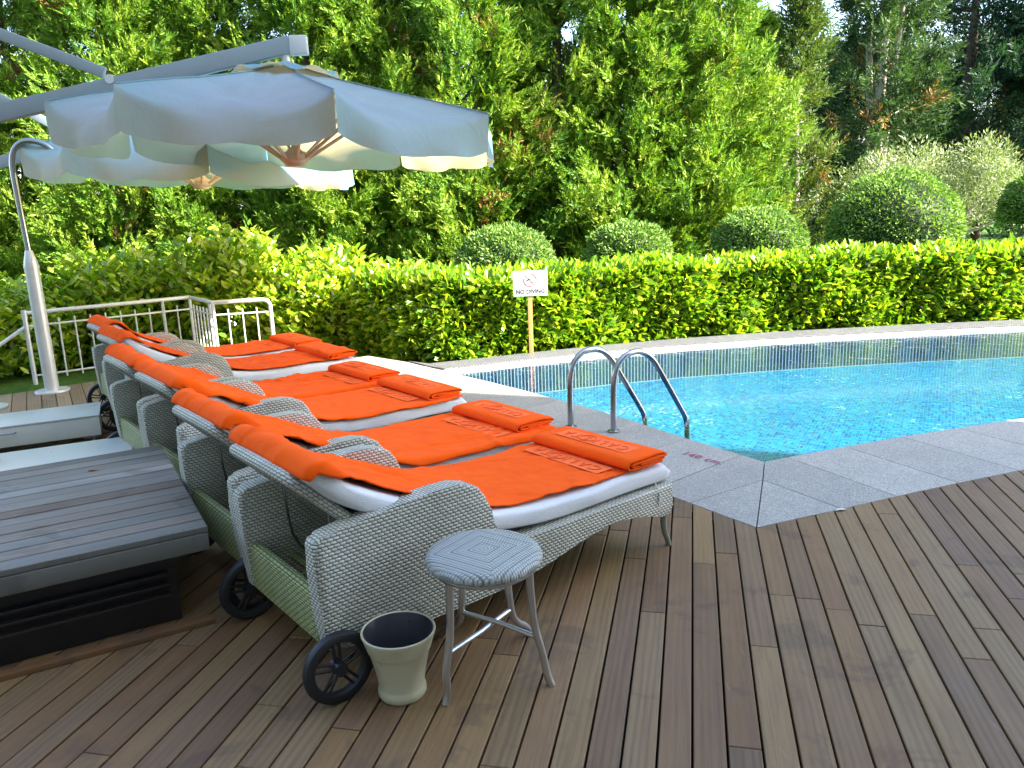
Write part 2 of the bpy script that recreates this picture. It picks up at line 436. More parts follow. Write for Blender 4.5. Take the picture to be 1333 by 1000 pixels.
def planks(name, mat, t0, t1, pitch, gap, s0fn, s1fn, bx, qx, z, corner_ts=(), seed=1, lmin=.9, lmax=2.2, th=.021, kind='structure', off=0., parent=None):
    rng = random.Random(seed); vs = []; fs = []; cols = []; uvs = []
    k0 = math.floor((t0 - off) / pitch)
    t = off + k0 * pitch
    while t < t1:
        a, b = t + gap / 2, t + pitch - gap / 2
        sa0, sb0 = s0fn(a), s0fn(b); sa1, sb1 = s1fn(a), s1fn(b)
        if None in (sa0, sb0, sa1, sb1): t += pitch; continue
        cuts = []; c = min(sa0, sb0) + rng.uniform(.2, lmax)
        while c < max(sa1, sb1): cuts.append(c); c += rng.uniform(lmin, lmax)
        bnd = [None] + [c for c in cuts if max(sa0, sb0) + .1 < c < min(sa1, sb1) - .12] + [None]
        for i in range(len(bnd) - 1):
            lo, hi = bnd[i], bnd[i + 1]
            poly = [(sa0 if lo is None else lo + .0016, a), (sb0 if lo is None else lo + .0016, b)]
            if hi is None:
                poly.append((sb1, b))
                for ct in corner_ts:
                    if a < ct < b: poly.append((s1fn(ct), ct))
                poly.append((sa1, a))
            else: poly += [(hi - .0016, b), (hi - .0016, a)]
            rc = (rng.random(), rng.random(), rng.random()); n = len(poly); base = len(vs); e = .0022
            cs, ct_ = sum(p[0] for p in poly) / n, sum(p[1] for p in poly) / n
            dz = rng.uniform(-.0012, .0012)
            for ring, (ins, zz) in enumerate(((e, 0), (0, -e), (0, -th))):
                for (s, tt) in poly:
                    s_ = s - (ins if s > cs else -ins); t_ = tt - (ins if tt > ct_ else -ins)
                    P = bx * s_ + qx * t_; vs.append((P[0], P[1], z + zz + dz)); cols.append(rc); uvs.append((s_, t_))
            fs.append([base + i2 for i2 in range(n)])
            for rg_ in range(2):
                for i2 in range(n):
                    j2 = (i2 + 1) % n; fs.append([base + rg_ * n + i2, base + (rg_ + 1) * n + i2, base + (rg_ + 1) * n + j2, base + rg_ * n + j2])
        t += pitch
    me = bpy.data.meshes.new(name); me.from_pydata(vs, [], fs); me.materials.append(mat)
    bm = bmesh.new(); bm.from_mesh(me); bmesh.ops.recalc_face_normals(bm, faces=bm.faces[:]); bm.to_mesh(me); bm.free()
    ca = me.color_attributes.new('col', 'FLOAT_COLOR', 'POINT'); ca.data.foreach_set('color', np.array([(*c, 1) for c in cols], np.float32).ravel())
    lay = me.uv_layers.new(name='UVMap'); idx = np.empty(len(me.loops), np.int32); me.loops.foreach_get('vertex_index', idx)
    lay.data.foreach_set('uv', np.array(uvs, np.float32)[idx].ravel())
    o = bpy.data.objects.new(name, me); COL.objects.link(o)
    if parent is not None: o.parent = parent
    return tag(o, kind=kind)
ct = float(np.array(outL[0]) @ Q)
main_deck = planks('timber_deck', MT['deck'], -6.2, 11.2, .0955, .0072, lambda t: -1.6, smax, B, Q, 0, corner_ts=(ct,), off=.0205, seed=5)
mb = MB()
mb.add([(-9, -3, -.05), (14, -3, -.05), (14, 3.2, -.05), (-9, 3.2, -.05)], [[0, 1, 2, 3]], False)
mb.add([(-7, 3.2, -.05), (1.05, 3.2, -.05), (.3, 4.4, -.05), (-1.75, 7.2, -.05), (-2.6, 6.93, -.05), (-7, 3.4, -.05)], [[0, 1, 2, 3, 4, 5]], False)
mb.add([(1.05, 3.2, -.05), (14, 3.2, -.05), (14, 5.0, -.05), (9, 4.9, -.05), (5.6, 4.5, -.05), (2.7, 3.9, -.05), (1.05, 3.25, -.05)], [[0, 1, 2, 3, 4, 5, 6]], False)
mb.build('deck_bed', MT['gap'], kind='structure')
# lower tan deck by the railing
d2d = np.array([-3.90, 7.45]) - np.array([-3.52, 6.80]); d2d /= np.linalg.norm(d2d); d2q = np.array([d2d[1], -d2d[0]])
def s0_2(t):
    p0 = d2q * t; A = np.array([[d2d[0], -uA[0]], [d2d[1], -uA[1]]]); r = np.linalg.solve(A, dl0 + nA * .03 - p0); return float(r[0])
def s1_2(t): return s0_2(t) + 1.75
tt0 = float(np.array([-5.2, 7.0]) @ d2q); tt1 = float(np.array([-1.9, 8.2]) @ d2q)
planks('lower_deck', MT['deck2'], min(tt0, tt1), max(tt0, tt1), .118, .007, s0_2, s1_2, d2d, d2q, -.10, seed=9, lmin=2, lmax=4)
mb = MB()
c = dl0 + uA * -.6
P4 = [dl0 - uA * 2.6 + nA * .01, dl0 + uA * 2.2 + nA * .01]
mb.prism([tuple(P4[0]), tuple(P4[1]), tuple(P4[1] + nA * .022), tuple(P4[0] + nA * .022)], -.15, -.006)
mb.build('deck_edge_board', MT['deck'], kind='structure')

# ------------------------------------------------------------------ pool
def arclen(pl):
    d = [0]
    for a, b in zip(pl, pl[1:]): d.append(d[-1] + math.dist(a, b))
    return d
def at_len(pl, L):
    d = arclen(pl)
    for i in range(len(pl) - 1):
        if L <= d[i + 1] or i == len(pl) - 2:
            t = (L - d[i]) / (d[i + 1] - d[i]); return (lerp(pl[i][0], pl[i + 1][0], t), lerp(pl[i][1], pl[i + 1][1], t))
def coping_strip(inn, out, step, first, seed):
    """tiles between the two polylines; returns list of quads (top polygons)"""
    rng = random.Random(seed); Li = arclen(inn)[-1]; tiles = []; Lo = arclen(out)[-1]
    L = first; prev = None
    cuts = []
    while L < Li: cuts.append(L / Li); L += step
    return cuts
vs = []; fs = []; cols = []
def tile(poly, c, z=0., th=.05, gap=.0025):
    n = len(poly); cx, cy = sum(p[0] for p in poly) / n, sum(p[1] for p in poly) / n; b = len(vs)
    # shrink each edge inward
    cen = Vector((cx, cy)); P = [Vector(p) for p in poly]; Nn = []
    for i in range(n):
        e = (P[(i + 1) % n] - P[i]).normalized(); nn = Vector((-e.y, e.x))
        if (cen - P[i]).dot(nn) < 0: nn = -nn
        Nn.append((P[i] + nn * gap, e))
    R_ = []
    for i in range(n):
        p, e = Nn[i - 1]; q, f = Nn[i]; den = e.x * f.y - e.y * f.x
        if abs(den) < 1e-4: R_.append(q.copy())
        else:
            s = ((q.x - p.x) * f.y - (q.y - p.y) * f.x) / den; R_.append(p + e * s)
    for ins, zz in ((.0015, 0), (0, -.0015), (0, -th)):
        for q in R_:
            dd = (cen - q).normalized() * ins; vs.append((q.x + dd.x, q.y + dd.y, z + zz)); cols.append((c, c, c))
    fs.append([b + i for i in range(n)])
    for r_ in range(2):
        for i in range(n):
            j = (i + 1) % n; fs.append([b + r_ * n + i, b + (r_ + 1) * n + i, b + (r_ + 1) * n + j, b + r_ * n + j])
rng = random.Random(3)
mit = (1.335, 4.085)
Lin = lambda L: at_len(inL, L); Lout = lambda L: at_len(outL, L)
# left arm
kL = Lout(.41)
tile([mit, kL, outL[0]], .45); tile([outL[0], at_len(outR, .51), mit], .6)
cuts = [.17, .62, 1.07, 1.52, 1.97, 2.42, 2.87, 3.32]
pi, po = None, None
first = [inL[0], Lin(.17), Lout(.66), kL, mit]
tile(first, rng.random())
Ltot = arclen(inL)[-1]
for a, b in zip(cuts, cuts[1:] + [Ltot]):
    b2 = b
    tile([Lin(a), Lin(b2), Lout(a * .96 + .50 if b2 < Ltot else a * .96 + .5) if False else Lout(b2 * .985 + .5), Lout(a * .985 + .5)], rng.random())
e0, e1 = Lout(Ltot * .985 + .5), inL[-1]
tile([e1, (-1.02, 7.82), (-1.50, 8.26), (-2.05, 7.85), e0], .5)
# right arm
kR = at_len(outR, .51)
cutsR = [.165, .60, 1.05, 1.5, 1.95, 2.4, 2.85, 3.3, 3.75, 4.2, 4.65, 5.1, 5.55, 6.0, 6.6, 7.2, 7.8, 8.6, 9.4, 10.4, 11.2]
tile([inR[0], mit, kR, at_len(outR, .87), at_len(inR, cutsR[0])], rng.random())
LtR = arclen(inR)[-1]; LoR = arclen(outR)[-1]
oR = lambda L: min(LoR, .87 + (L - .165) * (LoR - .87) / (LtR - .165))
for a, b in zip(cutsR, cutsR[1:]):
    tile([at_len(inR, a), at_len(outR, oR(a)), at_len(outR, oR(b)), at_len(inR, b)], rng.random())
me = bpy.data.meshes.new('pool_coping'); me.from_pydata(vs, [], fs); me.materials.append(MT['stone'])
bm = bmesh.new(); bm.from_mesh(me); bmesh.ops.recalc_face_normals(bm, faces=bm.faces[:]); bm.to_mesh(me); bm.free()
ca = me.color_attributes.new('col', 'FLOAT_COLOR', 'POINT'); ca.data.foreach_set('color', np.array([(*c, 1) for c in cols], np.float32).ravel())
coping = bpy.data.objects.new('pool_coping', me); COL.objects.link(coping); tag(coping, kind='structure')
# dark bedding under the coping joints
mb = MB()
mb.prism(inL + [(-1.02, 7.82), (-1.5, 8.26), (-2.05, 7.85)] + outL[::-1] , -.30, -.045)
mb.prism([inR[0]] + [outR[0]] + outR[1:] + inR[:0:-1], -.30, -.046)
mb.build('coping_bed', MT['gap'], kind='structure')
# depth marking painted on the stone
tv, tf = text_verts('140 cm.', .105, 1.12)
mb = MB()
p0, p1 = Vector((1.025, 4.582)), Vector((1.187, 4.374)); ex = (p1 - p0).normalized(); ey = Vector((-ex.y, ex.x))
ctr = (p0 + p1) / 2
wtx = max(v.x for v in tv) - min(v.x for v in tv); k = (p1 - p0).length * 1.05 / wtx
mb.add([(ctr.x + ex.x * v.x * k + ey.x * v.y * k, ctr.y + ex.y * v.x * k + ey.y * v.y * k, .0045 + v.z) for v in tv], tf, False)
mb.build('depth_marking', MT['mark'], coping)

farW = [(-.80, 7.54), (-.60, 7.33), (-.19, 7.50), (.26, 7.68), (1.05, 7.94), (1.78, 8.13), (2.71, 8.29), (3.4, 8.38), (4.44, 8.48), (5.58, 8.55), (7.2, 8.55), (9.0, 8.45), (11, 8.2), (12.9, 7.7)]
farO = [(-1.02, 7.82), (-.80, 7.66), (-.25, 7.86), (.24, 8.06), (1.02, 8.34), (1.82, 8.56), (2.76, 8.74), (3.45, 8.83), (4.6, 8.94), (5.85, 9.0), (7.4, 9.0), (9.2, 8.9), (11.2, 8.65), (13.3, 8.1)]
WZ, FZ = -.028, -.33
basin = [p for p in inL[:-2]] + [inL[-2]]
poly = inL[:-1] + farW[1:] + [(13.2, 6.1)] + inR[:0:-1]
pb = empty('swimming_pool', (2.5, 6.8, 0), kind='structure')
def rel(o):
    o.parent = pb; o.location = (-2.5, -6.8, 0); return o
mb = MB(); mb.add([(x, y, FZ) for x, y in poly], [list(range(len(poly)))[::-1]], False)
rel(mb.build('pool_floor', MT['floor']))
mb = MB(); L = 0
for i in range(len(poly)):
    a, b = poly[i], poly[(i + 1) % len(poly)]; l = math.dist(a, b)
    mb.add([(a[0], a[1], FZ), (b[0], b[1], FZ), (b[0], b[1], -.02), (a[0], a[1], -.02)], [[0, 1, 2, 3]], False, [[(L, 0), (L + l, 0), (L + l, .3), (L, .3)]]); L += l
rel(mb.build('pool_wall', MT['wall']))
mb = MB(); L = 0
for i in range(len(farW) - 1):
    l = math.dist(farW[i], farW[i + 1])
    a, b, c_, d = farW[i], farW[i + 1], farO[i + 1], farO[i]
    def ins(p, q, t): return (lerp(p[0], q[0], t), lerp(p[1], q[1], t))
    a2, b2 = ins(a, d, .16), ins(b, c_, .16)
    mb.m = 1
    mb.add([(*a, -.012), (*b, -.012), (*b2, -.006), (*a2, -.006)], [[0, 1, 2, 3]], False, [[(L, 0), (L + l, 0), (L + l, .1), (L, .1)]])
    mb.add([(*a, -.05), (*b, -.05), (*b, -.012), (*a, -.012)], [[0, 1, 2, 3]], False, [[(L, 0), (L + l, 0), (L + l, .1), (L, .1)]])
    mb.m = 0
    mb.add([(*a2, .012), (*b2, .012), (*c_, .012), (*d, .012)], [[0, 1, 2, 3]], False, [[(L, .04), (L + l, .04), (L + l, .40), (L, .40)]])
    mb.add([(*a2, -.006), (*b2, -.006), (*b2, .012), (*a2, .012)], [[0, 1, 2, 3]], False, [[(L, 0), (L + l, 0), (L + l, .02), (L, .02)]])
    mb.add([(*d, .012), (*c_, .012), (*c_, -.3), (*d, -.3)], [[0, 1, 2, 3]], False, [[(L, 0), (L + l, 0), (L + l, .3), (L, .3)]])
    L += l
rel(mb.build('overflow_lip', [MT['lip'], MT['grout']]))
mb = MB(); mb.add([(x, y, WZ) for x, y in poly], [list(range(len(poly)))[::-1]], True)
mb.build('pool_water', MT['water'], kind='structure')

# ------------------------------------------------------------------ ladder rails
lad = empty('pool_ladder', (.528, 5.185, 0), label='steel pool ladder with two arched handrails over the pool edge', cat='ladder')
ld = Vector((.834, .552, 0))
prof = [(0, -.02), (0, .18), (.003, .33), (.018, .41), (.05, .463), (.105, .502), (.17, .517), (.235, .513), (.30, .485), (.36, .435), (.42, .352), (.50, .235), (.58, .118), (.65, .015), (.675, -.028), (.687, -.08), (.69, -.15), (.69, -.30)]
def smooth(pl, it=2, closed=False):
    for _ in range(it):
        q = [] if closed else [pl[0]]
        for a, b in (zip(pl, pl[1:] + pl[:1]) if closed else zip(pl, pl[1:])):
            a, b = Vector(a), Vector(b); q += [a * .75 + b * .25, a * .25 + b * .75]
        if not closed: q.append(pl[-1])
        pl = q
    return [Vector(p) for p in pl]
for base in ((.391, 5.259), (.665, 5.11)):
    b0 = Vector((base[0] - .528, base[1] - 5.185, 0))
    mb = MB(); mb.tube([b0 + ld * a + Vector((0, 0, z)) for a, z in smooth([Vector((p[0], p[1])) for p in prof], 2)], .0205, 16)
    h = mb.build('handrail', MT['steel'], lad)
    mb = MB(); mb.lathe([(.021, .004), (.042, .004), (.042, .009), (.024, .016), (.021, .016)], 24, tuple(b0)); mb.build('flange', MT['steel'], h)
# ------------------------------------------------------------------ sun loungers
W = .668
def panel_outline():
    bot = [(.004, .165), (.1, .142), (.3, .134), (.5, .132), (.67, .134), (.82, .145), (.95, .168), (1.06, .192), (1.17, .213), (1.29, .222), (1.40, .211), (1.50, .187), (1.57, .166), (1.60, .156)]
    return bot + [(1.637, .156), (1.645, .20), (1.648, .30)] + [(1.2, .300), (.72, .300), (.690, .305), (.676, .34), (.668, .40), (.657, .455), (.640, .505), (.612, .545), (.57, .570), (.52, .580), (.44, .582), (.33, .576), (.21, .565), (.1, .552), (.02, .540), (-.006, .532), (-.016, .515), (-.014, .42), (-.006, .28)]
HG, TP = Vector((.375, .315)), Vector((-.032, .715)); tb = (TP - HG).normalized(); nb = Vector((-tb.y, tb.x)); nb = nb if nb.y > 0 else -nb
def P3(a, p, z): return Vector((a, p, z))
def make_lounger():
    root = empty('sun_lounger')
    for p0, p1 in ((0, .072), (W - .072, W)):
        mb = MB(); mb.prism(panel_outline(), p0, p1, 'y', .017, 3); mb.build('side_panel', MT['wicker'], root, boxuv=True, sharp=60)
    mb = MB(); mb.prism([(.004, .166), (.040, .166), (.040, .318), (.034, .334), (.012, .334), (.004, .318)], .0735, W - .0735, 'y'); mb.build('rear_panel', MT['wicker_in'], root, boxuv=True, label='olive green woven rear panel')
    mb = MB(); mb.prism([(1.610, .16), (1.640, .16), (1.643, .292), (1.610, .292)], .0735, W - .0735, 'y'); mb.build('front_panel', MT['wicker'], root, boxuv=True)
    mb = MB(); mb.box((1.0, W / 2, .278), (1.20, W - .147, .03)); mb.build('seat_frame', MT['wicker'], root, boxuv=True)
    # reclined back: woven panel inside a wrapped tube
    mb = MB(); loop = []
    ea, eb = .082, W - .082
    def bp(s, p, off=0): q = HG + tb * s + nb * off; return P3(q.x, p, q.y)
    S = (TP - HG).length
    pts = [bp(0, ea), bp(S * .5, ea), bp(S - .07, ea), bp(S - .02, ea + .015), bp(S, ea + .07), bp(S, W / 2), bp(S, eb - .07), bp(S - .02, eb - .015), bp(S - .07, eb), bp(S * .5, eb), bp(0, eb)]
    mb.tube(smooth(pts, 2), .0215, 12); br = mb.build('backrest_frame', MT['wicker'], root)
    mb = MB()
    q = [bp(.02, ea + .016, -.006), bp(.02, eb - .016, -.006), bp(S - .012, eb - .016, -.006), bp(S - .012, ea + .016, -.006)]
    o_ = Vector((nb.x, 0, nb.y)) * .012
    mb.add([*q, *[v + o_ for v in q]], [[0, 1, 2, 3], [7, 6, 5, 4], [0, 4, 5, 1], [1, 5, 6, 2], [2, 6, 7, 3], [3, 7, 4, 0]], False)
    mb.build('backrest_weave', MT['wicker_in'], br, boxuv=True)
    # prop rods and the inner frame tubes seen through the open back
    for p in (.16, W - .16):
        mb = MB(); a = bp(S * .62, p, -.012); mb.tube([a, a + Vector((.008, 0, -.12)), a + Vector((.018, 0, -.19)), a + Vector((.045, 0, -.25)), a + Vector((.065, 0, -.27))], .005, 6)
        mb.build('prop_rod', MT['steel'], root)
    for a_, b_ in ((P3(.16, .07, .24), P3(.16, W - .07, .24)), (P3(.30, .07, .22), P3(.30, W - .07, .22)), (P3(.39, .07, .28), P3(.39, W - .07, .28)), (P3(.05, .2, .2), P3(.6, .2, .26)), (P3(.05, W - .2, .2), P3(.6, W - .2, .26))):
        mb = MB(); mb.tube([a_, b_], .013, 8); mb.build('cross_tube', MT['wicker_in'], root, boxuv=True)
    for s, p in ((-1, .03), (1, W - .03)):
        mb = MB(); mb.tube(smooth([P3(1.618, p, .165), P3(1.616, p, .12), P3(1.625, p, .07), P3(1.645, p, .03), P3(1.655, p, .0)], 2), [.0155 - .004 * i / 16 for i in range(17)], 10)
        mb.build('leg', MT['legpaint'], root)
    for p in (-.022, W + .022):
        c = P3(.02, p, .117); mb = MB(); R_ = .117
        prof = [(R_ - .034, -.009), (R_ - .03, -.016), (R_ - .012, -.019), (R_ - .003, -.014), (R_, -.004), (R_, .004), (R_ - .003, .014), (R_ - .012, .019), (R_ - .03, .016), (R_ - .034, .009), (R_ - .034, -.009)]
        n = 48; vs_ = []
        for r_, h_ in prof:
            for k in range(n): a = 2 * PI * k / n; vs_.append(c + Vector((r_ * math.cos(a), h_, r_ * math.sin(a))))
        mb.add(vs_, [[i * n + k, i * n + (k + 1) % n, (i + 1) * n + (k + 1) % n, (i + 1) * n + k] for i in range(len(prof) - 1) for k in range(n)])
        wh = mb.build('wheel', MT['black'], root)
        mb = MB()
        for k in range(5):
            for da in (-.17, .17):
                a0 = 2 * PI * k / 5 + .35 + da; a1 = 2 * PI * k / 5 + .35 + da * .75
                mb.tube([c + Vector((.018 * math.cos(a0 + da * 2), 0, .018 * math.sin(a0 + da * 2))), c + Vector(((R_ - .028) * math.cos(a1), 0, (R_ - .028) * math.sin(a1)))], .0052, 6)
        mb.build('spokes', MT['black'], wh)
        mb = MB(); mb.tube([c + Vector((0, -.024, 0)), c + Vector((0, .024, 0))], .022, 16); mb.build('hub', MT['black'], wh)
    return root
# mattress path (a,z), centre line, from head to foot
TH = .088
def thk(s): return .080
def mpath():
    pts = [(.012, .752), (.052, .708), (.108, .648), (.19, .597), (.285, .552), (.385, .503), (.49, .455), (.60, .410), (.72, .374), (.86, .352), (1.02, .345), (1.3, .344), (1.662, .340)]
    return smooth([Vector(p) for p in pts], 3)
MP = mpath()
def path_at(pl):
    d = [0]
    for a, b in zip(pl, pl[1:]): d.append(d[-1] + (b - a).length)
    T = d[-1]
    def f(s):
        s = max(0, min(T, s)); i = 0
        lo, hi = 0, len(d) - 2
        while lo < hi:
            m = (lo + hi) // 2
            if d[m + 1] < s: lo = m + 1
            else: hi = m
        i = lo; t = (s - d[i]) / max(1e-9, d[i + 1] - d[i]); p = pl[i].lerp(pl[i + 1], t)
        a, b = pl[max(0, i - 1)], pl[min(len(pl) - 1, i + 2)]; tg = (b - a).normalized(); nn = Vector((-tg.y, tg.x))
        if nn.y < 0: nn = -nn
        return p, tg, nn
    return f, T
MF, ML = path_at(MP)
M0, M1 = .028, W - .028
def make_mattress(root, seed):
    mb = MB(); ns = 70; nc = 36
    def fn(u_, v_):
        k = v_; s = u_ * ML
        p, tg, nn = MF(s)
        e = min(s, ML - s); R_ = .035; sh = 1 if e > R_ else math.sqrt(max(0., 1 - (1 - e / R_) ** 2)) * .75 + .25
        if u_ in (0, 1): sh = .25
        a = 2 * PI * k; hw = (M1 - M0) / 2; hh = thk(s) / 2 * sh
        ca, sa = math.cos(a), math.sin(a)
        x = hw * math.copysign(abs(ca) ** .16, ca) * (1 - (1 - sh) * .03); y = hh * math.copysign(abs(sa) ** .5, sa)
        w = mnoise.noise(Vector((s * 3, x * 4, seed * 7 + (2 if sa > 0 else 9)))) * .006 * sh
        q = p + nn * (y + w * (1 if abs(sa) > .2 else 0)); out = mnoise.noise(Vector((s * 5, seed, a))) * .006
        return P3(q.x, W / 2 + x + (out if abs(ca) > .7 else 0), q.y)
    vs_ = [fn(i / (ns - 1), k / nc) for i in range(ns) for k in range(nc)]
    f_ = [[i * nc + k, (i + 1) * nc + k, (i + 1) * nc + (k + 1) % nc, i * nc + (k + 1) % nc] for i in range(ns - 1) for k in range(nc)]
    f_ += [list(range(nc)), [(ns - 1) * nc + k for k in range(nc)][::-1]]
    mb.add(vs_, f_); m = mb.build('mattress', MT['terry'], root, sharp=80)
    mb = MB(); mb.tube([P3(1.545, .018, .325), P3(1.55, .006, .30), P3(1.552, -.004, .27), P3(1.549, -.006, .245), P3(1.556, -.008, .225)], .003, 6)
    mb.tube([P3(1.549, .004, .285), P3(1.556, -.007, .265), P3(1.562, -.008, .24)], .003, 6)
    mb.build('tie_cord', MT['cord'], m)
    return m
def towel_path(sag):
    p, tg, nn = MF(0.02); hb = thk(0) / 2 + .006
    head = [p - nn * (hb - .010) - tg * .014, p - nn * (hb - .026) - tg * .021, p - nn * .004 - tg * .024, p + nn * .020 - tg * .017, p + nn * (hb - .006) + tg * .004]
    body = []
    for i in range(41):
        s = .065 + (ML - .070) * i / 40; q, t_, n_ = MF(s); body.append(q + n_ * (thk(s) / 2 + .005 + sag * math.exp(-((s - .55) / .22) ** 2)))
    return smooth(head + body, 2)
def make_towel(seed, loc, rz, label, send=1.62, wn=.0, wf=.0, skew=0., sag=.008, lift=0., slip=.0, bunch=0.):
    pl = towel_path(sag); TF, TL = path_at(pl); rng = random.Random(seed)
    mb = MB(); nu, nv = 130, 64; mg = []
    S1 = TL - (ML - send)
    def edge_w(u_):
        # half-widths to the near and far edge along the towel; broad over the head, drawn in at the bend
        n_ = .298 - .012 * u_ + .016 * mnoise.noise(Vector((u_ * 7, seed * 3.1, 0))) - .030 * math.exp(-((u_ - .15) / .05) ** 2) + (.040 + .018 * math.sin(seed * 2.7)) * math.exp(-((u_ - .06 - .012 * math.sin(seed * 1.9)) / .075) ** 2)
        f_ = .312 + .016 * math.sin(seed * 3.3) * u_ + .014 * mnoise.noise(Vector((u_ * 6, seed * 1.7, 5)))
        n_ += wn
        return -n_, f_ + wf
    e0, e1 = M0 - W / 2 - .004, M1 - W / 2 + .004
    for i in range(nu):
        u_ = i / (nu - 1); s = S1 * u_; p, tg, nn = TF(s); lo, hi = edge_w(u_)
        for j in range(nv):
            v_ = j / (nv - 1); w = lerp(lo, hi, v_) + skew * u_ + slip
            x = w; drop = 0
            if w < e0: drop = e0 - w; x = e0 - .008 * (1 - math.exp(-drop / .012))
            if w > e1: drop = w - e1; x = e1 + .008 * (1 - math.exp(-drop / .012))
            near = max(0., 1 - abs(w - e0) / .05) * .012 if w > e0 else .012
            zz = mnoise.noise(Vector((s * 2.2, w * 5, seed * 5.3))) * (.007 + .012 * math.exp(-((s - .5) / .25) ** 2))
            zz = max(-.004, zz)
            diag = s * .55 + w * 1.0
            fold = max(0, 1 - abs(((diag * 7.3 + 1.3 * mnoise.noise(Vector((s * 2, w * 3, seed)))) % 1) - .5) * 5)
            fold *= .016 * math.exp(-((s - .55) / .28) ** 2) * (.35 + .65 * abs(mnoise.noise(Vector((w * 6, s, seed * 2.)))) * 2)
            rip = .0050 * mnoise.noise(Vector((s * 9 + w * 6, w * 11 - s * 5, seed * 9))) + .0025 * mnoise.noise(Vector((s * 24, w * 20, seed * 3)))
            cr = mnoise.noise(Vector((s * 3.1 + w * 5, w * 7 - s * 2.2, seed * 6.7))); rip += .010 * max(0, 1 - abs(cr) * 9) * (.4 + abs(mnoise.noise(Vector((s * 2, w * 2, seed)))) * 1.5)
            hd = .011 * math.exp(-((s - .16) / .12) ** 2) * max(-.2, mnoise.noise(Vector((w * 8, s * 5, seed * 4.))))
            bn = bunch * max(0, math.sin(s * 38 + w * 9)) * math.exp(-((s - S1 + .15) / .12) ** 2)
            h = .006 + zz + fold + rip + hd + bn
            h = max(-.001, h)
            flare = .022 * abs(mnoise.noise(Vector((s * 6, seed, w > 0)))) if drop > 0 else 0
            q = p + nn * (h - drop * .985)
            mb.v.append(P3(q.x, W / 2 + x + math.copysign(min(drop, .05) / .05 * flare, w) if drop > 0 else W / 2 + x, q.y))
    for i in range(nu - 1):
        for j in range(nv - 1):
            mb.f.append([i * nv + j, (i + 1) * nv + j, (i + 1) * nv + j + 1, i * nv + j + 1]); mb.mi.append(0); mb.sm.append(True); mb.uv.append(None)
    t = mb.build('beach_towel', MT['towel'], sharp=180, label=label, cat='towel', group='orange towels spread on the loungers')
    t.location = loc; t.rotation_euler = (0, 0, rz)
    so = t.modifiers.new('thickness', 'SOLIDIFY'); so.thickness = .005; so.offset = 1
    # woven lettering band near the foot end
    sB = S1 - .285
    def surf(a, y, hgt):
        p, tg, nn = TF(sB + a); q = p + nn * (.0135 + hgt); return P3(q.x, W / 2 + y + slip + skew * .8, q.y)
    return t, surf
def lettering(surf, parent, half, letter_h, hb=0.0):
    """embossed word: letter tops point to the head of the lounger, word runs to +p"""
    mb = MB(); n = 14
    mb.grid(lambda u_, v_: surf(lerp(-letter_h * .72, letter_h * .72, u_), lerp(-half, half, v_), hb), 4, n); b = mb.build('woven_band', MT['towel_band'], parent)
    tv, tf = text_verts('CALI  TA', letter_h * 1.15, 1.42, .0006, .0006)
    x0, x1 = min(v.x for v in tv), max(v.x for v in tv); k = half * 1.76 / (x1 - x0)
    mb = MB(); cx = (x0 + x1) / 2
    mb.add([surf(-v.y, -(v.x - cx) * -k, hb + .0022 + v.z) for v in tv], tf, False)
    sv, sf = text_verts('S', letter_h * .85, 1, .0006, .0006)
    gx = half * .22
    mb.add([surf(-v.y, gx + v.x, hb + .0022 + v.z) for v in sv], sf, False)
    ring = [surf(letter_h * .55 * math.sin(a), gx + letter_h * .62 * math.cos(a), hb + .002) for a in [2 * PI * i / 24 for i in range(24)]]
    mb.tube(ring, .0022, 6, closed=True)
    mb.build('woven_lettering', MT['towel_text'], b)

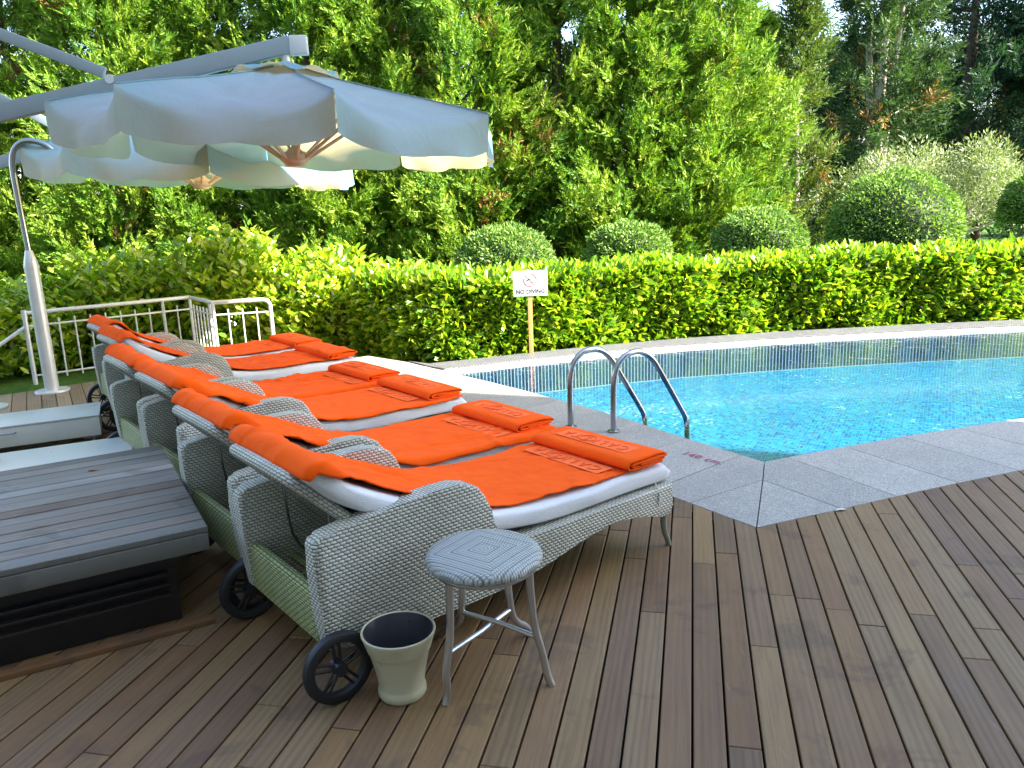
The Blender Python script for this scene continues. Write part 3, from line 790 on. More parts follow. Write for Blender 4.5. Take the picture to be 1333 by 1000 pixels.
def make_folded(seed, loc, rz, label, a0, p0, p1, tilt=0., mess=False):
    rng = random.Random(seed); LEN = .235; t = .0098
    # zig-zag section (a,z): four layers, rolled edge on the head side
    pts = []; z = .006
    for k in range(4):
        L0, L1 = .012 + .002 * (k % 2), LEN - .004 - .012 * k
        xs = [lerp(L0, L1, i / 7) for i in range(8)]
        if k % 2: xs = xs[::-1]
        if k % 2 == 0 and k > 0: xs = [x + .006 for x in xs]
        pts += [Vector((x, z)) for x in xs]
        if k < 3:
            xe = xs[-1]; sg = 1 if k % 2 == 0 else -1
            pts += [Vector((xe + sg * t * .75, z + t * .35)), Vector((xe + sg * t * .75, z + t * .75))]
        z += t * 1.12
    # reorder so that the outermost loop closes around the head-side edge
    outer = [Vector((LEN - .02, .0035)), Vector((.03, .0035)), Vector((.004, .010)), Vector((-.006, .024)), Vector((.002, .040)), Vector((.025, .049)), Vector((LEN - .07, .048)), Vector((LEN - .02, .043)), Vector((LEN + .004, .034)), Vector((LEN + .004, .028)), Vector((LEN - .02, .027)), Vector((.045, .034)), Vector((.028, .030)), Vector((.022, .024)), Vector((.028, .017)), Vector((.05, .014)), Vector((LEN - .03, .014)), Vector((LEN - .006, .0175)), Vector((LEN - .03, .0205)), Vector((.07, .023))]
    sec = smooth(outer, 2); nv = 34; mb = MB(); N = len(sec)
    for j in range(nv):
        v_ = j / (nv - 1); y = lerp(p0, p1, v_)
        for i, q in enumerate(sec):
            e = math.exp(-min(v_, 1 - v_) / .02)
            dz = .004 * mnoise.noise(Vector((q.x * 9, y * 5, seed))) * (q.y / .045) - .006 * e * (q.y / .045)
            dx = .006 * mnoise.noise(Vector((seed * 2., y * 3.3, q.y * 20)))
            if mess: dz += .02 * max(0, mnoise.noise(Vector((q.x * 8, y * 7, seed)))) * (q.y / .045)
            dy = .006 * mnoise.noise(Vector((q.x * 6, q.y * 60, seed + (0 if v_ < .5 else 4)))) * (1 if v_ in (0, 1) else 0)
            mb.v.append(P3(a0 + q.x + dx + tilt * (y - p0), y + dy, .3955 + q.y + dz))
    for j in range(nv - 1):
        for i in range(N - 1):
            mb.f.append([j * N + i, j * N + i + 1, (j + 1) * N + i + 1, (j + 1) * N + i]); mb.mi.append(0); mb.sm.append(True); mb.uv.append(None)
    o = mb.build('folded_towel', MT['towel'], sharp=180, label=label, cat='towel', group='folded orange towels at the foot ends')
    o.location = loc; o.rotation_euler = (0, 0, rz)
    so = o.modifiers.new('thickness', 'SOLIDIFY'); so.thickness = .0075; so.offset = 0
    if not mess:
        pm = (p0 + p1) / 2
        def surf(a, y, h):
            yy = pm + y; return P3(a0 + .115 + a + tilt * (yy - p0) + .004 * mnoise.noise(Vector((seed * 2., yy * 3.3, .9))), yy, .3955 + .0535 + h + .004 * mnoise.noise(Vector((.115 * 9, yy * 5, seed))))
        lettering(surf, o, (p1 - p0) * .36, .068)
    return o

rzA = math.atan2(uA[1], uA[0])
LG = [  # perp, along, drot
    (0.0, 0.0, 0), (.752, .035, .0), (1.665, .125, .004), (2.385, .135, -.006), (3.35, .315, .004), (4.065, .40, .0)]
LLAB = ['grey wicker sun lounger nearest the camera, beside the round stool and cream pot',
        'grey wicker sun lounger touching the far side of the nearest one, facing the ladder',
        'grey wicker sun lounger third from the stool, its armrest against the second one',
        'grey wicker sun lounger fourth from the stool, tight against the third one',
        'grey wicker sun lounger fifth from the stool, with a rumpled towel at its foot',
        'grey wicker sun lounger farthest from the stool, next to the railing, partly in sun']
TLAB = ['orange towel on the nearest lounger behind the round stool', 'orange towel spread on the second lounger from the stool', 'orange towel spread on the third lounger from the stool, broad and smooth',
        'orange towel spread on the fourth lounger from the stool', 'orange towel spread on the fifth lounger from the stool', 'orange towel on the farthest lounger, glowing in a patch of sun']
FLAB = ['folded orange towel at the foot of the nearest lounger, lettering showing on top', 'folded orange towel at the foot of the second lounger, in front of the ladder', 'folded orange towel at the foot of the third lounger from the stool',
        'folded orange towel at the foot of the fourth lounger from the stool', 'rumpled folded orange towel at the foot of the fifth lounger', 'folded orange towel lit by sun at the foot of the farthest lounger']
TW = [dict(send=ML - .035, wn=-.005, skew=.014), dict(send=ML - .03, wn=.030, skew=-.022, wf=.012, sag=.016), dict(send=ML - .03, wn=.050, skew=.020, wf=.01, sag=.022), dict(send=ML - .03, wn=.065, skew=-.028, sag=.014), dict(send=ML - .05, wn=-.01, skew=.01, bunch=.012), dict(send=ML - .04, wn=-.03, skew=.02)]
proto = make_lounger()
for i, (pp, aa, dr) in enumerate(LG):
    o = proto if i == 0 else copy_tree(proto)
    q = w1 + nA * (pp + .022) + uA * (aa - .02); loc = (q[0], q[1], 0); rz = rzA + dr
    o.location = loc; o.rotation_euler = (0, 0, rz)
    tag(o, LLAB[i], 'sun lounger', 'wicker sun loungers in a row by the pool')
lg_roots = [o for o in COL.objects if o.name.startswith('sun_lounger')]
lg_roots.sort(key=lambda o: o.name)
for i, o in enumerate(lg_roots):
    make_mattress(o, i + 1)
    loc, rz = tuple(o.location), o.rotation_euler.z
    t, surf = make_towel(i + 3, loc, rz, TLAB[i], **TW[i])
    if i != 4: lettering(surf, t, .235, .068, .0015)
    make_folded(i + 11, loc, rz, FLAB[i], 1.405 + .012 * math.sin(i * 2.1), .035 + .03 * (i % 2), W - .05 + .02 * ((i + 1) % 2), -.02 + .02 * (i % 3), mess=(i == 4))

# ------------------------------------------------------------------ stool
feet = [(-.241, 2.193), (.091, 2.273), (.032, 2.59), (-.287, 2.597)]
cx, cy = sum(p[0] for p in feet) / 4, sum(p[1] for p in feet) / 4
cx, cy = -.108, 2.325
stool = empty('round_stool', (cx, cy, 0), label='round woven-top stool with splayed aluminium legs beside the nearest lounger', cat='stool')
def m_stooltop():
    t = NT('woven_stool_top'); o = t.map(t.obj(), rot=(0, 0, .62)); s = t.n('SeparateXYZ', {0: o}); x, y = s.outputs[0], s.outputs[1]
    ax, ay = t.math('ABSOLUTE', x), t.math('ABSOLUTE', t.math('MULTIPLY', y, 1.0))
    d = t.math('MAXIMUM', ax, ay); mn = t.math('GREATER_THAN', ax, ay)
    along = t.math('ADD', t.math('MULTIPLY', y, mn), t.math('MULTIPLY', x, t.math('SUBTRACT', 1., mn)))
    row = t.math('DIVIDE', d, .0125); r = t.math('FLOOR', row); fv = t.math('FRACT', row)
    fu = t.math('FRACT', t.math('ADD', t.math('ADD', t.math('DIVIDE', along, .010), t.math('MULTIPLY', r, .5)), t.math('MULTIPLY', fv, .6)))
    h = t.math('MULTIPLY', t.math('POWER', t.math('SINE', t.math('MULTIPLY', fu, PI)), .6), t.math('POWER', t.math('SINE', t.math('MULTIPLY', fv, PI)), .6))
    band = t.math('GREATER_THAN', t.math('FRACT', t.math('DIVIDE', d, .0375)), .86)
    c = t.mix(t.noise(t.obj(), 12, 4, .7), (.36, .38, .37), (.50, .52, .50))
    c = t.mix(t.math('MULTIPLY', band, .6), c, (.16, .17, .13))
    c = t.mix(t.ramp(h, [(.1, (1, 1, 1)), (.4, (0, 0, 0))]), c, (.12, .125, .10))
    return t.done(t.bsdf(c, .42, 0, t.bump(t.math('SUBTRACT', h, t.math('MULTIPLY', band, .5)), .8, .005), .5))
mb = MB(); mb.lathe([(0, .452), (.08, .4525), (.15, .451), (.168, .448), (.178, .442), (.1845, .431), (.1845, .421), (.178, .412), (.166, .408), (.0, .408)], 72)
mb.build('seat', m_stooltop(), stool)
mb = MB(); mb.tube([(.155 * math.cos(a), .155 * math.sin(a), .400) for a in [2 * PI * i / 40 for i in range(40)]], .009, 8, closed=True); mb.build('seat_ring', MT['alu'], stool)
mids = []
for fx, fy in feet:
    f = Vector((fx - cx, fy - cy, 0)); d = f.normalized(); r = f.length
    pts = smooth([Vector((d.x * .145, d.y * .145, .405)), Vector((d.x * .148, d.y * .148, .30)), Vector((d.x * .155, d.y * .155, .20)), Vector((d.x * .180, d.y * .180, .11)), Vector((d.x * r * .93, d.y * r * .93, .04)), Vector((d.x * r, d.y * r, 0))], 2)
    mb = MB(); mb.tube(pts, .0125, 12); mb.build('leg', MT['alu'], stool); mids.append(Vector((d.x * .163, d.y * .163, .165)))
for a, b in ((0, 2), (1, 3)):
    mb = MB(); m_ = (mids[a] + mids[b]) / 2; dz = Vector((0, 0, .006 if a else -.006))
    mb.tube([mids[a], m_ + dz, mids[b]], .0085, 10); mb.build('stretcher', MT['alu'], stool)

# ------------------------------------------------------------------ pots
def pot(loc, s, label):
    r = empty('plant_pot', loc, label=label, cat='pot', group='empty cream pots')
    mb = MB(); prof = [(0, .004), (.064, .0), (.072, .003), (.0765, .012), (.0768, .026), (.0735, .034), (.0722, .042), (.0765, .075), (.0845, .115), (.0935, .152), (.0965, .160), (.0985, .163), (.1005, .168), (.1055, .185), (.112, .205), (.1165, .217), (.1165, .222), (.113, .2245), (.109, .221)]
    mb.lathe([(a * s, b * s) for a, b in prof], 56); mb.build('outer_shell', MT['cream'], r)
    mb = MB(); mb.lathe([(a * s, b * s) for a, b in [(.109, .221), (.102, .20), (.088, .16), (.074, .12), (.058, .06), (0, .055)]], 56); mb.build('inside', MT['potin'], r)
    return r
pot((-.382, 2.262, 0), 1.0, 'empty cream ceramic pot with a dark inside in front of the nearest lounger wheel')
pot((-2.58, 5.36, 0), .95, 'small cream pot behind the lounger wheels near the white boxes')

# ------------------------------------------------------------------ platform
e1 = Vector((.866, .5, 0)); e2 = Vector((-.5, .866, 0)); c0 = Vector((-1.148, 2.785, 0)); ZT = .375
plat = empty('low_platform', (c0.x, c0.y, 0), math.atan2(.5, .866), label='low platform of weathered grey planks with a dark recessed base', cat='platform')
LENX = 1.9; DEP = 1.22
pb_ = Vector((1, 0)); 
bxv, qxv = np.array([1., 0.]), np.array([0., 1.])
top = planks('plank_top', MT['greyplank'], 0.012, DEP - .02, .0915, .008, lambda t: -LENX, lambda t: 0. + 0 * t, bxv, qxv, ZT, seed=4, lmin=30, lmax=60, off=.0, kind=None, parent=plat)
mb = MB(); mb.prism([(-LENX, -.0), (-.002, -.0), (-.002, .026), (-LENX, .026)], ZT - .092, ZT - .026, 'z', .003, 2)
mb.box((-LENX / 2 - .02, DEP / 2 + .02, ZT - .05), (LENX - .06, DEP - .06, .04))
mb.build('fascia', MT['greyplank'], plat)
mb = MB(); mb.box((-LENX / 2 - .06, DEP / 2 + .03, (ZT - .095) / 2), (LENX - .12, DEP - .10, ZT - .10))
base = mb.build('base', MT['darkwood'], plat)
mb = MB()
for z, o_ in ((.125, .034), (.165, .026), (.205, .018)):
    mb.box((-LENX / 2 - .12, .068 - o_ * .6, z), (LENX - .06, .028, .012), 0, None, .003)
mb.build('louvre_slats', MT['darkwood'], base)
mb = MB(); mb.box((-LENX / 2 - .02, -.012, .011), (LENX, .045, .022), 0, None, .003); mb.build('toe_board', MT['deck'], plat)

# ------------------------------------------------------------------ umbrella weight boxes
def weight_box(loc, rz, L, D, label, left_handle):
    r = empty('weight_box', loc, rz, label=label, cat='base box', group='white parasol base boxes')
    zb, zt = .055, .20
    mb = MB(); mb.prism([(0, 0), (L, 0), (L, D), (0, D)], zb, zt - .012, 'z', .006, 2); bd = mb.build('body', MT['white_metal'], r)
    mb = MB(); mb.prism([(-.006, -.006), (L + .006, -.006), (L + .006, D + .006), (-.006, D + .006)], zt - .0115, zt, 'z', .004, 2); mb.build('lid', MT['white_metal'], r)
    for hx, hy, ax in ((left_handle, -.012, 'x'), (L + .012, D * .55, 'y')):
        mb = MB()
        if ax == 'x': mb.tube(smooth([Vector((hx - .055, 0, .15)), Vector((hx - .055, -.025, .15)), Vector((hx + .055, -.025, .15)), Vector((hx + .055, 0, .15))], 2), .005, 8)
        else: mb.tube(smooth([Vector((L, hy - .05, .15)), Vector((L + .028, hy - .05, .15)), Vector((L + .028, hy + .05, .15)), Vector((L, hy + .05, .15))], 2), .007, 8)
        mb.build('handle', MT['steel'], r)
    for fx, fy in ((.30 * L, .06), (L - .06, .06), (.30 * L, D - .06), (L - .06, D - .06)):
        mb = MB(); mb.box((fx, fy, .046), (.10, .07, .016)); mb.tube([(fx + .01, fy, .045), (fx + .01, fy, .012)], .014, 10); mb.lathe([(0, .013), (.028, .012), (.03, .0), (0, 0)], 16, (fx + .01, fy, 0)); mb.build('foot', MT['steel'], r)
    return r
bd = Vector((.905, .425)); rzB = math.atan2(bd.y, bd.x)
def bx_loc(x, y, L): return (x - bd.x * L, y - bd.y * L, 0)
weight_box(bx_loc(-2.83, 5.30, .98), rzB, .98, .42, 'white metal parasol base box with a front handle, by the tan deck', .43)
weight_box(bx_loc(-2.17, 4.35, .98), rzB, .98, .42, 'white metal parasol base box close behind the grey platform', .5)

# ------------------------------------------------------------------ parasols
R8 = 1.5
def make_parasol(ctr, zc, label, arm_low=-.01, stay_top=.80, mast_off=(-2.38, -.20), rise=.364):
    cx, cy = ctr; az = -2.74; tu, tv = -.060, -.010
    root = empty('cantilever_parasol', (cx + mast_off[0], cy + mast_off[1], 0), label=label, cat='parasol', group='white octagonal cantilever parasols')
    ox, oy = -mast_off[0], -mast_off[1]
    def rim(th, rr): 
        dx, dy = rr * math.cos(th), rr * math.sin(th); return dx, dy
    def surf(k, f, t):
        """panel k, fraction f across it, t along the slope (0 top .. 1 rim)"""
        a0, a1 = az + k * PI / 4, az + (k + 1) * PI / 4
        p = Vector((math.cos(a0), math.sin(a0))).lerp(Vector((math.cos(a1), math.sin(a1))), f) * (R8 * t)
        sg = max(0., math.sin(PI * f))
        z = zc + tu * p.x + tv * p.y + rise * (1 - t) * (1 - .12 * math.sin(PI * t)) - .135 * (sg ** .75) * t ** 1.5 
        z += .010 * mnoise.noise(Vector((p.x * 2.2, p.y * 2.2, zc * 9))) * t + .024 * math.sin(t * 23 + 5 * abs(f - .5) + k + 2.6 * mnoise.noise(Vector((f * 2, t * 2, k * 3.)))) * sg * t * (1.1 - .6 * t) + .022 * mnoise.noise(Vector((f * 4 + k * 4, t * 6, 3.1))) * sg * t + .010 * mnoise.noise(Vector((f * 9 + k * 4, t * 13, 8.1))) * sg * t
        return Vector((ox + p.x, oy + p.y, z))
    mb = MB(); NF, NT_, NL = 26, 30, 14; TB = .885
    for k in range(8):
        vs_ = []
        for i in range(NF + 1):
            f = i / NF; sg = max(0., math.sin(PI * f)); am = az + (k + f) * PI / 4; out = Vector((math.cos(am), math.sin(am), 0))
            for j in range(NT_ + 1): vs_.append(surf(k, f, .07 + (TB - .07) * j / NT_))
            rr_ = R8 * (1 - TB) * (math.cos(PI / 8) / math.cos(PI / 8 * (2 * f - 1))); sl = rise / R8
            eb = surf(k, f, TB); wgt = sg ** .9
            L_ = .222 - .060 * sg + .015 * mnoise.noise(Vector((am * 3, zc, 1)))
            for j in range(1, NL + 1):
                q = j / NL; tot = rr_ + L_; l = q * tot
                # pinched at the ribs, one soft bend between them
                ca = surf(k, f, TB + (1 - TB) * min(1, l / rr_)) - Vector((0, 0, max(0, l - rr_)))
                th_ = q * PI / 2
                cb = eb + out * (rr_ * math.sin(th_) * .96) - Vector((0, 0, (sl * rr_ + .01) * math.sin(th_) + L_ * 1.02 * (1 - math.cos(th_)) + .01 * sg * q))
                fl = .034 * math.sin(f * PI * 5 + k * 1.3) * q * q * (1 - sg * .45) + .022 * mnoise.noise(Vector((am * 6, q * 1.5, zc * 3 + k))) * q
                vs_.append(ca.lerp(cb, wgt) + out * fl)
        m_ = NT_ + 1 + NL
        mb.add(vs_, [[i * m_ + j, i * m_ + j + 1, (i + 1) * m_ + j + 1, (i + 1) * m_ + j] for i in range(NF) for j in range(m_ - 1)])
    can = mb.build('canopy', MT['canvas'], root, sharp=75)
    mb = MB()
    for k in range(8): mb.tube([surf(k, 0, t_) + Vector((0, 0, .004)) for t_ in (.1, .3, .5, .7, .85, .995)], .0045, 5)
    mb.build('seam', MT['canvas'], can)
    # vent cap: small raised skirt with open hoods
    mb = MB()
    for k in range(8):
        def fn(u_, v_, k=k):
            p = surf(k, u_, .0 + .25 * v_); hood = .045 * math.sin(PI * u_) ** 2 * v_ ** 2
            return p + Vector((0, 0, .018 + hood + .135 * (max(0, math.sin(PI * u_)) ** .75) * (.25 * v_) ** 1.5))
        mb.grid(fn, 9, 7)
    mb.build('vent_cap', MT['canvas'], can, sharp=60)
    apex = Vector((ox, oy, zc + rise)); hubp = apex - Vector((0, 0, .66))
    mb = MB(); mb.lathe([(0, .10), (.035, .10), (.055, .075), (.085, .06), (.098, .045), (.098, .012), (.085, 0), (.07, -.012), (.068, -.03), (.0, -.032)], 24, tuple(hubp)); mb.lathe([(.02, .1), (.02, .66)], 12, tuple(hubp)); mb.build('hub', MT['hub'], root)
    for k in range(8):
        a = az + k * PI / 4; d = Vector((math.cos(a), math.sin(a), 0))
        def rp(t): return surf(k, 0, t) - Vector((0, 0, .022))
        mb = MB(); mb.tube([rp(.06), rp(.35), rp(.7), rp(.98)], .011, 6); rb = mb.build('rib', MT['hub'], root)
        mb = MB(); mb.tube([hubp + d * .085 + Vector((0, 0, .02)), rp(.48)], .0125, 6); mb.build('strut', MT['hub'], rb)
    # frame
    def beam(a, b, w, h, name, cap=True):
        a, b = Vector(a), Vector(b); L = (b - a).length; x = (b - a).normalized(); y = Vector((0, 0, 1)).cross(x).normalized(); z = x.cross(y)
        R_ = Matrix((x, y, z)).transposed(); mb = MB(); mb.box((a + b) / 2, (L, w, h), 0, R_, .008); return mb.build(name, MT['grey_paint'], root, sharp=30)
    mb = MB(); mb.box((0, 0, 1.58), (.12, .12, 2.8), math.atan2(oy, ox), None, .012); mb.lathe([(.0, .22), (.1, .22), (.1, .2), (.16, .19), (.16, .17), (0, .17)], 24); mb.build('mast', MT['white_metal'], root)
    dirm = Vector((ox, oy, 0)).normalized(); L = math.hypot(ox, oy)
    tip = apex + Vector((0, 0, .085)); low = Vector((0, 0, zc + arm_low))
    a_end = tip + dirm * .04 + Vector((0, 0, .03))
    arm = beam(low, a_end, .07, .115, 'arm')
    mb = MB(); mb.box(a_end + dirm * .055 + Vector((0, 0, -.005)), (.12, .075, .125), math.atan2(oy, ox), None, .01); mb.build('arm_end_cap', MT['galv'], arm)
    j = low.lerp(a_end, .50) + Vector((0, 0, .075)); s_ = Vector((0, 0, zc + stay_top))
    st = beam(s_, j - (j - s_).normalized() * .04, .05, .075, 'stay')
    mb = MB(); mb.tube([j - Vector((0, 0, .03)) + Vector((-dirm.y, dirm.x, 0)) * .04, j - Vector((0, 0, .03)) - Vector((-dirm.y, dirm.x, 0)) * .04], .03, 12); mb.build('hinge', MT['galv'], st)
    mb = MB(); mb.tube([apex + Vector((0, 0, -.05)), tip + Vector((0, 0, .05))], .03, 12); mb.build('hanger', MT['galv'], arm)
    return root
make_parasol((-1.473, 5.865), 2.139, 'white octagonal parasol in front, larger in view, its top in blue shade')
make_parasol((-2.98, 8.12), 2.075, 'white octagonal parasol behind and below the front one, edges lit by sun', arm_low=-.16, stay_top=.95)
mst = empty('parasol_mast', (-2.915, 4.25, 0), label='white square parasol mast at the left edge, rising beside the near base box', cat='mast')
mb = MB(); mb.box((0, 0, 1.3), (.10, .10, 2.6), .45, None, .01); mb.build('tube', MT['white_metal'], mst)
mb = MB(); mb.lathe([(.0, .06), (.085, .06), (.09, .05), (.13, .04), (.13, 0), (0, 0)], 20, (0, 0, .0)); mb.build('socket', MT['galv'], mst)
mb = MB(); mb.box((0, 0, 2.62), (.12, .12, .05), .45, None, .01); mb.build('cap', MT['galv'], mst)

# ------------------------------------------------------------------ railing
zr = .62; zd = -.10
RP = [Vector((-4.78, 7.87, 0)), Vector((-3.54, 8.88, 0)), Vector((-3.05, 8.23, 0)), Vector((-2.50, 8.36, 0))]
rail = empty('metal_railing', (-3.6, 8.2, zd), label='galvanised metal railing with thin upright bars around the tan deck', cat='railing')
off = Vector((-3.6, 8.2, zd))
def rr(p, z): return Vector((p.x, p.y, z)) - off
mb = MB()
path = [rr(RP[0], zr - .10), rr(RP[0], zr - .01)] + [rr(p, zr) for p in RP[1:3]] + [rr(RP[3] + (RP[2] - RP[3]).normalized() * .06, zr), rr(RP[3], zr - .03), rr(RP[3], zr - .10)]
pp = [rr(RP[0], zr)]
for p in RP[1:3]: pp.append(rr(p, zr))
e = RP[3]; pp += [rr(e + (RP[2] - e).normalized() * .07, zr), rr(e + (RP[2] - e).normalized() * .02, zr - .015), rr(e, zr - .06), rr(e, zd)]
mb.tube(pp, .021, 10); mb.build('top_rail', MT['galv'], rail)
mb = MB(); mb.tube([rr(RP[0], zr + .0), rr(RP[0], zd)], .022, 10); mb.lathe([(.0, .03), (.026, .03), (.026, -.06), (0, -.06)], 12, tuple(rr(RP[0], zr))); mb.build('end_post', MT['galv'], rail)
for z in (zr - .13, zd + .09):
    mb = MB(); mb.tube([rr(p, z) for p in RP], .010, 8); mb.build('cross_rail', MT['galv'], rail)
for a, b, n, pk in ((0, 1, 11, (9,)), (1, 2, 7, (0, 6)), (2, 3, 4, ())):
    for k in range(n):
        if k == 0 and a == 0: continue
        t = k / n; p = RP[a].lerp(RP[b], t); big = k == 0 or k in pk
        mb = MB(); mb.tube([rr(p, zr - (0 if big else .075)), rr(p, zd if big else zd + .045)], .017 if big else .0085, 8); mb.build('baluster', MT['galv'], rail)
mb = MB(); mb.tube([rr(RP[0], zr - .13), rr(RP[0] + Vector((-1.15, -.62, 0)), -.35)], .018, 8); mb.build('stair_handrail', MT['galv'], rail)

# ------------------------------------------------------------------ gooseneck pole
gp = empty('gooseneck_pole', (-4.42, 7.52, -.10), label='tall steel pole with an arched gooseneck top and round floor flange', cat='pole')
mb = MB(); mb.tube([(0, 0, .012), (-.005, 0, 1.18)], .062, 20); mb.build('lower_tube', MT['galv'], gp)
mb = MB(); mb.lathe([(.062, 0), (.064, .0), (.066, .02), (.05, .10), (.034, .16), (.03, .17)], 20, (-.005, 0, 1.17)); mb.build('reducer', MT['galv'], gp)
mb = MB(); mb.tube(smooth([Vector(p) for p in ((-.006, 0, 1.32), (-.02, 0, 1.7), (-.03, 0, 2.0), (-.025, 0, 2.14), (.01, 0, 2.24), (.09, 0, 2.305), (.2, 0, 2.31), (.31, .0, 2.27), (.38, 0, 2.20))], 2), .026, 14); mb.build('gooseneck', MT['steel'], gp)
mb = MB(); mb.lathe([(0, .016), (.15, .016), (.152, .012), (.152, 0), (0, 0)], 32); mb.build('flange', MT['galv'], gp)

# ------------------------------------------------------------------ sign
sg = empty('warning_sign', (.20, 7.99, -.12), .05, label='white no-diving sign on a short wooden post in front of the hedge', cat='sign')
mb = MB(); mb.box((.01, .016, .38), (.045, .022, .86), 0, None, .003); mb.build('post', MT['sign_post'], sg)
mb = MB(); mb.box((.018, 0, .842), (.345, .010, .252), 0, None, .003); bdp = mb.build('board', MT['sign_white'], sg)
def onboard(x, z, y=-.0062): return Vector((.018 + x, y, .842 + z))
mb = MB(); mb.tube([onboard(.063 * math.cos(a) + .0, .063 * math.sin(a) + .035) for a in [2 * PI * i / 36 for i in range(36)]], .0032, 6, closed=True)
mb.tube([onboard(-.044, .08), onboard(.044, -.01)], .003, 6); mb.build('prohibition_ring', MT['sign_red'], bdp)
mb = MB(); mb.tube([onboard(-.032, .030), onboard(-.01, .042), onboard(.02, .058)], [.007, .007, .003], 6); mb.tube([onboard(.02, .058), onboard(.034, .060)], .0025, 6)
mb.tube([onboard(-.03 + i * .01, .006 + (.004 if i % 2 else 0)) for i in range(7)], .0018, 5); mb.build('diver_mark', MT['sign_ink'], bdp)
tv, tf = text_verts('NO DIVING', .062, 1.0, .001, .0012); wx = max(v.x for v in tv) - min(v.x for v in tv); k = .285 / wx
mb = MB(); mb.add([onboard(v.x * k, v.y * k * 1.05 - .082, -.0058 - v.z) for v in tv], tf, False); mb.build('lettering', MT['sign_ink'], bdp)

# ------------------------------------------------------------------ fallen leaves
def leaf(loc, rz, m, label, s):
    mb = MB(); mb.add([(0, 0, .003), (.02 * s, .012 * s, .008), (.05 * s, .010 * s, .006), (.075 * s, 0, .002), (.05 * s, -.013 * s, .005), (.02 * s, -.011 * s, .009)], [[0, 3, 2, 1], [0, 5, 4, 3]], True)
    mb.add([(0, 0, .0005), (-.02 * s, .004 * s, .003), (-.02 * s, .001 * s, .003)], [[0, 1, 2]])
    o = mb.build('fallen_leaf', m, label=label, cat='leaf'); o.location = loc; o.rotation_euler = (0, 0, rz)
leaf((1.535, 3.61, .001), .3, MT['pale_leaf'], 'pale fallen leaf lying where the deck meets the stone coping', .9)
leaf((-1.955, 3.49, .375), .4, MT['orange_dead'], 'small brown leaf lying on the grey plank platform', .8)

# ------------------------------------------------------------------ vegetation
def unit(v): return v / np.maximum(1e-9, np.linalg.norm(v, axis=1, keepdims=True))
def leaf_quads(P, D, L, Wd, rng, fold=.0, twist=1.):
    """diamond leaves: base P, direction D, length L, width Wd"""
    n = len(P); up = unit(rng.normal(size=(n, 3)) * twist + np.array([0, 0, 1.]) * (1.2 - twist * .5)); S = unit(np.cross(D, up)); N = np.cross(S, D)
    L = L[:, None]; Wd = Wd[:, None]
    a = P; b = P + D * L * .45 + S * Wd * .5 + N * L * fold; c = P + D * L; d = P + D * L * .45 - S * Wd * .5 + N * L * fold
    V = np.stack([a, b, c, d], 1).reshape(-1, 3); F = np.arange(4 * n).reshape(n, 4)
    return V, F
def pick(pal, x):
    pal = np.array(pal); k = np.clip(x, 0, .9999) * (len(pal) - 1); i = k.astype(int); f = (k - i)[:, None]
    return pal[i] * (1 - f) + pal[i + 1] * f
CYP = [(.022, .080, .014), (.070, .170, .018), (.145, .260, .024), (.23, .325, .034), (.33, .37, .06)]
def cypress_crown(seed, H=7.5, R=1.25, zmin=.2, npl=230, nsp=42, nlf=13, pal=CYP, up=.75, brown=.04, sparse=0., lsz=1., power=1.25):
    rng = np.random.default_rng(seed)
    z0 = zmin + (H - zmin) * rng.random(npl) ** 1.05; az = rng.random(npl) * 2 * PI
    lob = 1 + .22 * np.sin(az * 3 + seed) + .15 * np.sin(z0 * 2.1 + az * 2 + seed * 2)
    Rz = R * (1 - .9 * (z0 / H) ** power) * lob * rng.uniform(.7, 1.08, npl)
    upk = up * rng.uniform(.6, 1.3, npl); ax = np.stack([np.cos(az), np.sin(az), upk], 1)
    pb_ = rng.random(npl)
    f = rng.random((npl, nsp)) ** .55 * .85 + .2
    base = np.stack([0 * z0, 0 * z0, z0 - .35 * Rz * up], 1)
    C = base[:, None, :] + ax[:, None, :] * (Rz[:, None] * f)[..., None]
    C[..., 2] += .10 * Rz[:, None] * (f ** 2)
    C += rng.normal(size=C.shape) * (.055 + .13 * R * .8 * np.clip(1.15 - f, 0, 1))[..., None]
    D = ax[:, None, :] * .75 + rng.normal(size=C.shape) * .42; D[..., 2] += .15
    C = C.reshape(-1, 3); D = unit(D.reshape(-1, 3)); m = len(C); f = f.ravel()
    if sparse: keep = rng.random(m) > sparse; C, D, f = C[keep], D[keep], f[keep]; pidx = np.repeat(np.arange(npl), nsp)[keep]; m = len(C)
    else: pidx = np.repeat(np.arange(npl), nsp)
    sl = rng.uniform(.15, .29, m) * lsz
    # a spray = leaflets left and right of a short axis, in one plane
    up_ = unit(rng.normal(size=(m, 3))); S = unit(np.cross(D, up_))
    j = np.arange(nlf); tpos = (j + 1) / nlf; side = np.where(j % 2, 1., -1.)
    P = C[:, None, :] + D[:, None, :] * (sl[:, None] * tpos[None, :])[..., None]
    LD = D[:, None, :] * .9 + S[:, None, :] * (side * (1.05 - .8 * tpos))[None, :, None] + rng.normal(size=P.shape) * .16
    LL = (sl[:, None] * (.42 - .18 * tpos[None, :])) * rng.uniform(.7, 1.3, (m, nlf))
    tone = np.clip(.08 + .46 * rng.random(m) + .30 * (pb_[pidx] - .5) + .18, 0, 1)
    colr = pick(pal, tone)
    br = (rng.random(npl) < brown)[pidx] & (rng.random(m) < .7)
    colr[br] = np.array([.21, .125, .04]) * rng.uniform(.6, 1.5, (br.sum(), 1))
    colr = np.repeat(colr, nlf, 0) * rng.uniform(.8, 1.25, (m * nlf, 1))
    V, F = leaf_quads(P.reshape(-1, 3), unit(LD.reshape(-1, 3)), LL.ravel(), (LL * .23).ravel() + .004, rng)
    return V, F, np.repeat(colr, 4, 0)
